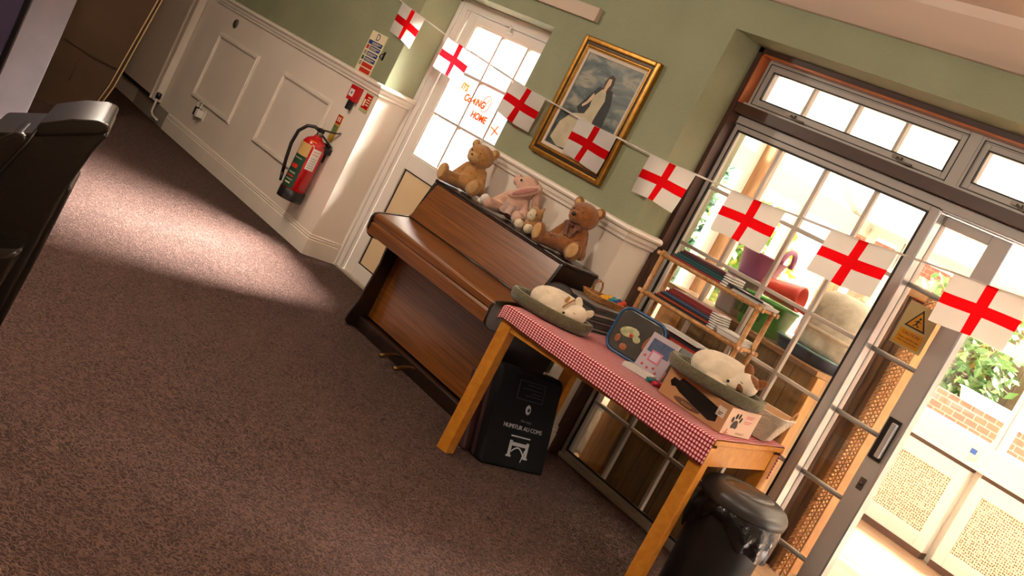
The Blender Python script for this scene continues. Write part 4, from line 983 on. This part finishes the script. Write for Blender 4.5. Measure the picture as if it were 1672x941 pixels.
# ------------------------------------------------------------------ bunting
t = thing('flag_bunting', 'white string of red cross flags strung across the wall and windows', 'bunting', (2.3, -.055, 1.65))
FLX = [(-.165, 1.835), (.50, 1.755), (1.30, 1.686), (1.955, 1.655), (2.565, 1.648), (3.14, 1.662), (3.735, 1.697), (4.33, 1.75)]
FWID = .335; FHT = .205
YB = -.05
path = [V(-.75, YB+.012, 1.93)]
for k, (x, z) in enumerate(FLX):
    z2 = FLX[k+1][1] if k < 7 else z+.05
    slope = (z2-z)/((FLX[k+1][0] if k < 7 else x+.6)-x)
    path += [V(x, YB, z), V(x+FWID/2, YB, z+slope*FWID/2-.003), V(x+FWID*.99, YB, z+slope*FWID)]
path.append(V(5.4, YB, 1.90))
mb = MB()
for p, q in zip(path, path[1:]): mb.bar(p, q, .002, .009)
mb.build('string', M_TAPE, t, W=True)
for k, (x, z) in enumerate(FLX):
    z2 = FLX[k+1][1] if k < 7 else z+.05
    slope = (z2-z)/((FLX[k+1][0] if k < 7 else x+.6)-x)
    rf = random.Random(k+20); p1, p2 = rf.uniform(0, 6), rf.uniform(0, 6); sw = rf.uniform(-.03, .04)
    xs = [0, .07, .14, .21, .28, .35, .42, .425, .50, .575, .58, .65, .72, .79, .86, .93, 1.0]
    xs = [i/14*.425 for i in range(14)]+[.425, .463, .5, .537, .575]+[.575+(i+1)/14*.425 for i in range(14)]
    zs = [i/9*.39 for i in range(9)]+[.39, .42, .46, .5, .54, .58, .61]+[.61+(i+1)/9*.39 for i in range(9)]
    mb = MB(); vs = []
    for u in xs:
        col = []
        for v in zs:
            yy = -.006*v*math.sin(u*5+p1)-.012*v*v*math.sin(u*3.2+p2)-.003*math.sin(u*9+v*4+p2)*v
            col.append(mb.bm.verts.new((x+u*FWID-.012*v+sw*.2*v, YB-.004+yy, z+slope*u*FWID-v*FHT-.01*v*u+.004*v*math.sin(u*6+p2))))
        vs.append(col)
    for i in range(len(xs)-1):
        for j in range(len(zs)-1):
            f = mb.bm.faces.new((vs[i][j], vs[i+1][j], vs[i+1][j+1], vs[i][j+1])); f.smooth = True
            cu = (xs[i]+xs[i+1])/2; cv = (zs[j]+zs[j+1])/2
            f.material_index = 1 if (.425 < cu < .575 or .39 < cv < .61) else 0
    mb.build('flag', [M_FLAGW, M_FLAGR], t, W=True, recalc=False)

# ------------------------------------------------------------------ armchair, near left
rdir = V(.374, .927, 0); ndir = V(.927, -.374, 0)
AC = V(4.07, -3.225, 0)
t = thing('leather_armchair', 'dark brown high backed leather armchair in the near left corner', 'armchair', (4.07, -3.225, 0))
def ap(u, z, d=0): return AC + rdir*u + V(0, 0, z) - ndir*d
def slab(pts, d0, d1): return MB().prism([ap(u, z, d0) for u, z in pts], -ndir*(d1-d0))
slab([(-.235, .93), (-.135, .975), (-.07, 1.012), (-.02, 1.035), (.0, 1.045), (.004, 1.03), (-.012, .98), (-.03, .88), (-.04, .72), (-.06, .42), (-.12, .40), (-.19, .66), (-.235, .8)], .0, .34).build('backrest', M_LEATH, t, bevel=.02, seg=4, W=True)
mb = MB(); mb.prism([ap(u, z, -.012) for u, z in ((-.14, .965), (-.07, 1.0), (-.015, 1.028), (.003, 1.045), (.0, 1.062), (-.03, 1.06), (-.08, 1.04), (-.14, 1.0))], -ndir*.35); mb.build('top_roll', M_LEATH, t, bevel=.012, seg=4, W=True)
slab([(-.42, .80), (-.30, .868), (-.205, .93), (-.178, .958), (-.155, .965), (-.138, .95), (-.165, .86), (-.22, .70), (-.42, .62)], -.012, .16).build('head_cushion', M_LEATH, t, bevel=.02, seg=4, W=True)
slab([(-.028, .885), (-.018, .87), (-.02, .83), (-.025, .70), (-.035, .54), (-.05, .3), (-.12, .3), (-.09, .6), (-.05, .84)], .05, .30).build('back_skirt', M_LEATH, t, bevel=.014, seg=4, W=True)
slab([(-.62, .60), (-.15, .70), (-.058, .738), (-.075, .60), (-.11, .5), (-.62, .48)], -.09, .02).build('armrest', M_LEATH, t, bevel=.025, seg=4, W=True)
slab([(-.62, .60), (-.15, .66), (-.10, .5), (-.62, .48)], .34, .44).build('armrest', M_LEATH, t, bevel=.025, seg=4, W=True)
slab([(-.64, .48), (-.15, .46), (-.12, .30), (-.64, .30)], .0, .34).build('seat', M_LEATH, t, bevel=.03, seg=4, W=True)
slab([(-.62, .30), (-.08, .30), (-.08, .12), (-.62, .12)], -.06, .42).build('base_panel', M_LEATH, t, bevel=.01, W=True)
for u in (-.56, -.12):
    for d in (-.02, .38): slab([(u-.025, 0), (u+.025, 0), (u+.025, .125), (u-.025, .125)], d-.025, d+.025).build('foot', M_PIANOD, t, W=True)
mb = MB(); mb.tube([ap(-.138, .985, -.014), ap(-.150, .93, -.014), ap(-.178, .84, -.014), ap(-.215, .74, -.012)], .004, 8); mb.build('piping', M_LEATH, t, W=True)

# ------------------------------------------------------------------ boards stacked in the far left
t = thing('flattened_carton', 'large flattened brown cardboard carton standing on the carpet at far left', 'cardboard', (-2.0, -1.2, 0))
MB().prism([(-2.02, -.985, 0), (-2.0, -.925, .3), (-2.0, -.84, 1.15), (-2.0, -.72, 2.0), (-2.0, -1.55, 2.0), (-2.02, -1.6, 0)], (-.015, 0, 0)).build('front_sheet', M_CARD, t, W=True)
MB().prism([(-2.035, -.93, 0), (-2.03, -.87, .3), (-2.03, -.80, 1.15), (-2.03, -.69, 2.0), (-2.03, -1.5, 2.0), (-2.04, -1.55, 0)], (-.012, 0, 0)).build('back_sheet', M_CARD, t, W=True)
mb = MB(); mb.tube([(-2.008, -.975, .004), (-1.992, -.917, .3), (-1.992, -.84, 1.15), (-1.99, -.72, 1.99)], .006, 6); mb.tube([(-2.03, -.93, .004), (-2.025, -.868, .3), (-2.025, -.80, 1.15), (-2.025, -.69, 1.99)], .006, 6); mb.build('cut_edge', M_CARDE, t, W=True)
mb = MB(); mb.tube([(-1.998, -.905, .44), (-1.998, -1.1, .455), (-1.998, -1.35, .50)], .006, 6); mb.tube([(-1.997, -1.2, .40), (-1.997, -1.205, .22)], .003, 6); mb.build('crease', M_CARD, t, W=True)
t = thing('dark_timber_post', 'dark red brown timber post in the far corner behind the carton', 'post', (-3.95, -.2, 0)); MB().box(-.05, .05, -.06, .06, 0, 1.3).box(-.06, .06, -.07, .07, 1.3, 1.33).build('post_shaft', mat('dark_red_timber', (74, 38, 26), .5), t, bevel=.004)
t = thing('tall_grey_board', 'tall lilac grey board standing at the far left behind the armchair', 'board', (0, -2.15, 0))
MB().box(-.03, 0, -2.262, -2.048, 0, 1.9).build('board_panel', M_LILAC, t, bevel=.003, W=True); MB().box(-.45, -.031, -2.262, -2.052, 0, 1.88).build('board_core', mat('dark_board_core', (40, 34, 32), .8), t, W=True)
t = thing('purple_screen', 'dark purple fabric screen beside the tall grey board', 'screen', (-.1, -2.6, 0))
for k in range(3): MB().box(-.14, -.06-.01*(k % 2), -2.40-.19*k-.0, -2.275-.19*k, .02, 1.9).build('fabric_panel', M_PURP, t, bevel=.012, seg=3, W=True)
MB().box(-.15, -.14, -2.8, -2.27, 0, 1.9).build('frame', M_BLKM, t, W=True)
t = thing('dark_oddments_shelf', 'dark narrow shelf of oddments between the grey board and the carton', 'shelf', (-1.4, -1.7, 0))
MB().box(-1.45, -1.43, -2.2, -1.62, 0, 1.8).build('back_panel', M_BLKM, t, W=True)
for z in (.15, .4, .65, .9, 1.2): MB().box(-1.43, -1.3, -2.2, -1.62, z, z+.02).build('shelf_board', M_BROWNF, t, W=True)
rs = random.Random(4)
for k in range(4):
    y = -1.68-.07*k; z = (.67, .42, .92, .17)[k]
    c = ((66, 54, 44), (48, 38, 30), (74, 78, 84), (70, 44, 34))[k]
    o = MB().lathe([(.005, 0), (.028, 0), (.03, .01), (.03, .09), (.012, .11), (.012, .13), (.002, .13)], n=16).build('oddment_bottle', mat('oddment_colour', c, .4)); o.location = (-1.35, y, z+.001); ORG[o.name] = Vector(o.location)
    tag(o, '%s small bottle on the dark shelf, shelf %s from the floor' % (('taupe', 'brown', 'blue grey', 'ruddy')[k], ('third', 'second', 'fourth', 'first')[k]), 'bottle')

# ------------------------------------------------------------------ garden room beyond the glass
M_GRW = mat('garden_room_white', (242, 238, 230), .5)
M_GRF = plank_material('pale_wood_floor', (120, 90, 66), (176, 142, 112), .14, 1, .3)
struct('floor', MB().box(.9, 8.6, .31, 4.2, -.08, 0), M_GRF)
GL = 1.22; GF = 4.05
# far wall: dwarf wall, windows
struct('wall_far', MB().box(1.12, 8.6, GF, GF+.12, 0, .80), M_GRW)
struct('trim_5', MB().box(1.22, 8.6, GF-.10, GF+.12, .775, .80).box(1.05, 8.6, GF-.03, GF+.1, .80, .955), M_GRW, bevel=.004)
wi = 0
for x0 in (1.27, 1.62, 2.34, 3.08, 3.82, 4.56, 5.30, 6.04, 6.78):
    x1 = x0+(.29 if x0 < 1.5 else .70); wi += 1
    t = thing('window_%d' % wi, 'white framed garden room window', 'window', ((x0+x1)/2, GF, .95)); t['kind'] = 'structure'
    mb = MB(); mb.frame(x0-.022, x1+.022, .94, 1.66, .045, GF, GF+.07); mb.frame(x0-.022, x1+.022, 1.66, 2.04, .045, GF, GF+.07); mb.build('window_frame', M_GRW, t, W=True)
    MB().box(x0+.02, x1-.02, GF+.03, GF+.035, .98, 1.62).box(x0+.02, x1-.02, GF+.03, GF+.035, 1.70, 2.0).build('pane', M_GLASS, t, W=True)
struct('trim_6', MB().box(1.12, 8.6, GF-.03, GF+.12, 2.04, 2.16), M_GRW)
# left end wall
struct('wall_end', MB().box(GL-.1, GL, .45, GF+.1, 0, .90).box(GL-.1, GL, .45, .56, .90, 1.955).box(GL-.1, GL, .45, .56, 2.07, 2.75).box(GL-.1, GL, 2.3, 2.50, .90, 1.955).box(GL-.1, GL, 2.3, 2.50, 2.07, 2.3).box(GL-.1, GL, .45, GF+.1, 1.955, 2.07), M_GRW)
for k, (a, b_) in enumerate(((.60, 1.40), (1.48, 2.26), (2.54, 3.06), (3.16, 3.78))):
    t = thing('window_%d' % (wi+1+k), 'white framed end window of the garden room', 'window', (GL, (a+b_)/2, .9)); t['kind'] = 'structure'
    mb = MB(); mb.box(GL-.07, GL+.01, a-.04, a, .9, 1.955).box(GL-.07, GL+.01, b_, b_+.04, .9, 1.955).box(GL-.07, GL+.01, a, b_, .9, .94).box(GL-.07, GL+.01, a, b_, 1.915, 1.955); mb.build('window_frame', M_GRW, t, W=True)
    MB().box(GL-.03, GL-.025, a, b_, .94, 1.915).build('pane', M_GLASS, t, W=True)
struct('trim_7', MB().prism([(GL-.08, 2.3, 2.53), (GL-.08, GF+.05, 2.0), (GL-.08, GF+.05, 2.06), (GL-.08, 2.3, 2.6)], (.1, 0, 0)), M_GRW)
t = thing('trim_8', 'brown timber post against the garden room end wall', 'post', (GL+.06, 2.43, 0)); t['kind'] = 'structure'
MB().box(GL+.0, GL+.10, 2.37, 2.47, 0, 2.35).build('post_shaft', wood('brown_post', (120, 82, 48), (160, 116, 74), (20, 20, 2)), t, W=True); MB().box(GL+.0, GL+.08, 2.47, 2.53, 0, 2.35).build('post_cover', M_GRW, t, W=True)
# sloping translucent roof with ribs
k_ = cloth_mat('translucent_roof_blind', (250, 247, 240), .12, .8)
mb = MB()
NR = 24
def roof_pt(y): return 3.17-(y-.45)*.31
for j in range(NR):
    y0 = .45+(4.25-.45)*j/NR; y1 = .45+(4.25-.45)*(j+1)/NR
    mb.prism([(1.2, y0, roof_pt(y0)), (1.2, y1-.012, roof_pt(y1)+.002), (1.2, y1-.006, roof_pt(y1)-.018), (1.2, y1, roof_pt(y1)), (1.2, y1, roof_pt(y1)+.004), (1.2, y0, roof_pt(y0)+.004)], (7.4, 0, 0))
r_ = mb.build('ceiling', k_); r_['kind'] = 'structure'; ORG[r_.name] = Vector((0, 0, 0))
struct('wall_outer', MB().box(1.2, 8.7, .40, .452, 2.6, 3.3), M_GRW)
# radiator covers
def mesh_panel():
    k, nt, b = base('perforated_cane_panel'); v = coords(nt)
    vo = nt.nodes.new('ShaderNodeTexVoronoi'); vo.inputs['Scale'].default_value = 52; vo.inputs['Randomness'].default_value = .35; nt.links.new(v, vo.inputs['Vector'])
    c = ramp(nt, vo.outputs['Distance'], [(.30, srgb(112, 88, 66)), (.42, srgb(232, 220, 200))]); nt.links.new(c, b.inputs['Base Color']); b.inputs['Roughness'].default_value = .6
    bump(nt, b, vo.outputs['Distance'], .6, .004); return k
M_MESH = mesh_panel()
for k, (a, b_) in enumerate(((1.25, 2.12), (2.15, 3.02), (3.10, 4.0), (4.08, 4.98), (5.06, 5.96))):
    t = thing('radiator_cover', ['white radiator cover furthest left in the garden room, mostly hidden', 'white radiator cover with pierced panel just right of the sliding door stile', 'white radiator cover with pierced panel at the right picture edge', 'white radiator cover fourth along the garden room wall', 'white radiator cover fifth along the garden room wall'][k], 'radiator cover', ((a+b_)/2, GF-.1, 0), 0, 'radiator covers')
    mb = MB(); mb.box(a, a+.09, GF-.09, GF-.002, .05, .745).box(b_-.09, b_, GF-.09, GF-.002, .05, .745).box(a+.09, b_-.09, GF-.09, GF-.002, .05, .17).box(a+.09, b_-.09, GF-.09, GF-.002, .63, .745)
    mb.build('front_frame', M_GRW, t, W=True, bevel=.003)
    MB().box(a+.085, b_-.085, GF-.075, GF-.06, .165, .635).build('pierced_panel', M_MESH, t, W=True)
    MB().box(a, b_, GF-.095, GF-.002, 0, .05).build('plinth', M_BROWNF, t, W=True)
    MB().box(a, b_, GF-.06, GF-.002, .745, .774).build('dark_slot', M_BROWNF, t, W=True)
t = thing('thermostat', 'tiny white device with blue display on the far window sill', 'thermostat', (2.95, GF-.033, .865)); MB().box(-.03, .03, -.015, .003, -.04, .045).build('casing', M_UPVC, t, bevel=.003); MB().box(-.024, .024, -.017, -.015, -.002, .036).build('display', mat('blue_display', (28, 66, 140), .4), t)

# wooden counter with planked back
M_PLK = plank_material('tongue_and_groove_pine', (96, 76, 44), (148, 118, 72), .115, 0, .45)
CY0, CY1, CT = .50, .76, 1.10
t = thing('timber_counter', 'planked wooden counter backing onto the sliding glass panel', 'counter', (3.2, .75, 0))
MB().box(2.78, 3.66, CY0+.015, CY0+.04, .0, CT-.05).build('plank_back', M_PLK, t, W=True)
MB().box(2.63, 2.79, CY0, CY0+.05, 0, CT-.03).box(3.665, 3.70, CY0-.01, CY0+.06, 0, CT-.03).build('corner_post', wood('golden_pine_post', (150, 100, 44), (196, 142, 70), (20, 20, 2)), t, W=True, bevel=.004)
MB().box(2.62, 2.66, CY0+.05, CY1, 0, CT-.03).box(3.62, 3.655, CY0+.06, CY1, 0, CT-.03).build('side_panel', M_PLK, t, W=True)
MB().box(2.79, 3.665, CY0+.005, CY0+.045, CT-.14, CT-.03).build('top_rail', M_PLK, t, W=True)
MB().box(2.60, 3.695, CY0-.03, CY1+.02, CT-.03, CT).build('counter_top', wood('counter_top_wood', (110, 78, 40), (160, 118, 66), (2, 20, 20)), t, W=True, bevel=.004)
# things on the counter
def trug(name, label, loc, rz, c, w_=.15, h_=.17, tilt=(0, 0)):
    k = mat(name+'_plastic', c, .4); t = thing(name, label, 'trug', loc, rz); t.rotation_euler = (tilt[0], tilt[1], rz)
    MB().lathe([(.01, 0), (w_*.72, 0), (w_*.76, .01), (w_, h_), (w_*1.04, h_), (w_*1.04, h_+.008), (w_*.98, h_+.006), (w_*.72, .014), (.01, .012)], n=40).build('bucket', k, t)
    for s_ in (-1, 1):
        pts = [(s_*w_*(1.0+.04*math.sin(PI*i/12)), w_*.62*math.cos(PI*i/12), h_+.085*math.sin(PI*i/12)**.8) for i in range(13)]
        MB().tube(pts, .014, 10).build('handle', k, t)
    return t
t = thing('grey_tub', 'tall grey plastic tub on the counter behind the rack', 'tub', (2.90, .69, CT)); MB().lathe([(.01, 0), (.075, 0), (.08, .01), (.108, .215), (.114, .215), (.114, .225), (.10, .222), (.07, .012), (.01, .01)], n=36).build('tub_wall', mat('grey_tub_plastic', (150, 140, 142), .4), t); MB().lathe([(.11, .205), (.118, .206), (.118, .222), (.11, .224)], n=36).build('rim', M_LGREY, t)
trug('purple_trug', 'mauve flexible trug with loop handles stacked above the grey tub', (2.925, .71, CT+.226), .25, (150, 84, 122), .125, .13)
t = thing('green_trug', 'bright green plastic crate trug on the counter', 'trug', (3.15, .655, CT))
mb = MB(); mb.lathe([(.01, 0), (.8, 0), (.84, .01), (1, .16), (1.05, .16), (1.05, .172), (.97, .17), (.78, .014), (.01, .012)], n=40, sx=.13, sy=.11, p=4); mb.build('crate', mat('bright_green_plastic', (66, 150, 50), .4), t)
mb = MB()
for k in range(6): mb.tube([(-.10+k*.03, -.118, .05), (-.10+k*.033, -.128, .15)], .010, 8)
mb.build('rib', mat('deep_green_plastic', (40, 92, 44), .4), t)
t = thing('red_tub', 'red orange flexible tub lying tipped over on the green crate', 'trug', (3.175, .63, CT+.235), .3); t.rotation_euler = (0, PI/2-.10, .25)
k = mat('red_orange_plastic', (214, 62, 40), .4)
MB().lathe([(.01, -.1), (.05, -.1), (.055, -.09), (.078, .10), (.08, .12), (.072, .12), (.05, -.085), (.01, -.09)], n=40, sx=.85).build('bucket', k, t)
MB().tube([(.07*.85*math.cos(a), .07*math.sin(a), .12+.05*math.sin((a+.9)/1.8*PI)) for a in [-.9+.15*i for i in range(13)]], .009, 8).build('handle', k, t)
M_PCUSH = mat('cream_patterned_fabric', (214, 206, 184), .95, var=.14, vs=22, bmp=.6, bs=26, bd=.01)
t = thing('patterned_pouffe', 'cream swirl patterned pouffe sitting at the counter right end', 'pouffe', (3.55, .69, CT+.064))
o = MB(); o.lathe([(.01, 0), (.80, 0), (.95, .03), (1.0, .10), (.98, .20), (.86, .27), (.6, .305), (.3, .315), (.01, .317)], n=44, sx=.18, sy=.155, p=2.8); o.build('cover', M_PCUSH, t); MB().lathe([(.99, .09), (1.01, .098), (1.01, .104), (.99, .11)], n=44, sx=.181, sy=.156, p=2.8).build('piping', M_CREAM, t)
t = thing('dark_tray', 'dark blue shallow tray under the pouffe on the counter', 'tray', (3.50, .67, CT+.001)); MB().lathe([(.01, 0), (.9, 0), (1, .055), (1.03, .06), (.97, .058), (.88, .008), (.01, .006)], n=40, sx=.18, sy=.155, p=4).build('tray_shell', mat('dark_blue_tray', (44, 60, 84), .3, var=.4, vs=20), t); MB().lathe([(1.0, .052), (1.05, .056), (1.05, .062), (1.0, .063)], n=40, sx=.18, sy=.155, p=4).build('rim', mat('aqua_rim', (110, 150, 150), .25), t)

t = thing('carrier_bag', 'crumpled white carrier bag on the floor behind the lowest left pane', 'bag', (2.44, .66, 0))
mb = MB(); rb2 = random.Random(9)
def bagf(u, v):
    a = 2*PI*u; r = (.10*(1-.35*v)+.012*math.sin(a*5+v*6)+.008*math.sin(a*11+v*14)); return V(r*1.1*math.cos(a), r*math.sin(a), .002+.26*v+.01*math.sin(a*4)*v)
mb.grid(bagf, 48, 12); mb.build('bag_shell', mat('white_carrier_film', (226, 224, 220), .35, bmp=.6, bs=40, bd=.01), t, recalc=False)
# bundled bamboo screen
t = thing('slatted_screen', 'folded wooden slat screen with woven lattice edge standing in the garden room', 'screen', (3.56, 1.3, 0))
M_SLAT = wood('brown_slat', (62, 38, 22), (104, 70, 42), (20, 20, 2), .6); M_LATT = mat('honey_lattice_cane', (168, 122, 76), .6, var=.15, vs=20)
for k in range(4):
    MB().box(3.405+k*.0425, 3.442+k*.0425, 1.2+.012*k, 1.24+.012*k, 0, 1.62).build('slat', M_SLAT, t, bevel=.003, W=True)
mb = MB(); xa, xb, yl = 3.578, 3.672, 1.215
mb.box(xa, xa+.012, yl, yl+.3, 0, 1.68)
for k in range(68):
    z = .0+k*.0248
    mb.tube([(xa, yl, min(z, 1.68)), (xb, yl+.004, min(z+.075, 1.69))], .0042, 6); mb.tube([(xa, yl+.008, min(z+.075, 1.69)), (xb, yl+.01, min(z, 1.68))], .0042, 6)
for i in range(3): mb.tube([(xa+.02+i*.035, yl+.004, 0), (xa+.02+i*.035, yl+.004, 1.68)], .006, 6)
mb.build('woven_lattice', M_LATT, t, W=True)
MB().box(3.42, 3.58, 1.205, 1.26, 1.62, 1.69).build('top_coil', M_LATT, t, bevel=.015, seg=3, W=True)

# ------------------------------------------------------------------ garden
struct('ground', MB().box(-3, 9, GF+.12, 9, -.1, -.02), mat('garden_turf', (70, 88, 48), .8, var=.1, vs=3))
t = thing('garden_wall', 'low red brick garden wall outside the far windows', 'wall', (4, 5.3, 0)); t['kind'] = 'structure'
MB().box(-.6, 8.6, 5.2, 5.42, -.03, 1.12).build('brickwork', M_BRICK, t, W=True)
def leafy(name, label, loc, size, n, cols, seed, group=None):
    t = thing(name, label, 'shrub', loc, 0, group); r_ = random.Random(seed)
    ms = [mat(name+'_leaf', c, .55, var=.2, vs=8) for c in cols]
    mb = MB()
    for i in range(n):
        while True:
            p = V(r_.uniform(-1, 1), r_.uniform(-1, 1), r_.uniform(-1, 1))
            if .35 < p.length < 1: break
        c = V(p.x*size[0], p.y*size[1], size[2]+p.z*size[2]); L = r_.uniform(.08, .15); Mx = Euler((r_.uniform(-1, 1), r_.uniform(-1, 1), r_.uniform(0, 6.28))).to_matrix()
        q = [V(0, 0, 0), V(L*.5, L*.28, L*.05), V(L, 0, 0), V(L*.5, -L*.28, L*.05)]
        f = mb.bm.faces.new([mb.bm.verts.new(c+Mx @ v) for v in q]); f.material_index = r_.randrange(len(ms)); f.smooth = True
    mb.build('foliage', ms, t, recalc=False)
    mb = MB()
    for k in range(5): mb.tube([(0, 0, 0), (r_.uniform(-.2, .2)*size[0], r_.uniform(-.2, .2)*size[1], size[2]*.6), (r_.uniform(-.7, .7)*size[0], r_.uniform(-.5, .5)*size[1], size[2]*1.4)], [.03, .02, .008], 6)
    mb.build('branches', mat('bark', (92, 70, 50), .9), t); return t
G1 = [(70, 120, 44), (104, 150, 60), (50, 92, 40), (148, 176, 88)]
leafy('garden_shrub', 'dense green shrub above the brick wall at the right window', (3.0, 5.95, 0), (.75, .33, 1.15), 2600, G1, 1)
leafy('garden_shrub', 'pale green shrub beyond the wall behind the warning notice', (1.4, 5.95, 0), (.7, .33, 1.2), 2200, [(120, 160, 84), (150, 184, 110), (90, 130, 66)], 2)
leafy('garden_shrub', 'broad shrub at the right picture edge behind the second window pane', (4.6, 5.95, 0), (.75, .33, 1.05), 2200, G1, 3)
leafy('hedge_bush', 'blue green conifer hedge outside the garden room end window', (.35, 2.9, 0), (.3, .5, 1.1), 3400, [(70, 112, 92), (96, 136, 112), (58, 92, 80), (150, 160, 110)], 4)
leafy('yellow_grass_plant', 'yellow green strappy plant outside the second end window', (.4, 3.95, 0), (.3, .45, .95), 2600, [(160, 176, 70), (196, 190, 84), (104, 140, 60)], 5)
struct('wall_sun_block', MB().box(-1.5, 12, 8.0, 8.2, -.1, 5.0), M_BRICK)  # tall wall added behind the fence to keep low sun off the garden
t = thing('garden_fence', 'brown close boarded fence behind the garden shrubs', 'fence', (3, 6.5, 0)); MB().box(-.6, 8.6, 6.45, 6.5, 0, 1.9).build('boards', plank_material('weathered_fence', (104, 74, 52), (150, 116, 84), .14, 0, .8), t, W=True)
t = thing('window_box_planter', 'long white translucent planter trough on the brick wall', 'planter', (2.45, 5.25, 1.12)); mb = MB(); mb.lathe([(.3, 0), (.9, 0), (1, .10), (1.04, .10), (1.04, .112), (.95, .108), (.86, .01), (.3, .01)], n=40, sx=.42, sy=.085, p=6); mb.build('trough', mat('milky_plastic', (220, 220, 214), .3), t); MB().box(-.37, .37, -.065, .065, .03, .085).build('compost', mat('brown_compost', (96, 72, 50), .9, var=.3, vs=30), t)
t = thing('red_parasol', 'closed red parasol standing in the garden', 'parasol', (1.75, 5.05, 0)); MB().tube([(0, 0, 0), (0, 0, 2.1)], .02, 10).build('pole', M_UPVC, t); MB().lathe([(.02, 1.62), (.10, 1.66), (.17, 1.85), (.2, 2.0), (.03, 2.06)], n=12).build('canopy', mat('faded_red_canvas', (206, 66, 62), .8), t)

# shared group phrases for the repeats that do not have one yet
GROUPS = {'teddy_bear': 'teddy bears on the piano', 'pet_bed': 'pet beds on the gingham table', 'toy_dog': 'sleeping toy dogs in pet beds', 'oddment_bottle': 'small bottles on the dark shelf',
          'garden_shrub': 'shrubs behind the brick wall', 'folded_cloth': 'cloth bundles in the shallow cane basket', 'paint_tube': 'craft tubes beside the carrier box', 'paper_pile': 'paper piles on the bamboo rack'}
for o in scn.objects:
    g = GROUPS.get(o.name.split('.')[0])
    if g and o.parent is None and 'group' not in o: o['group'] = g
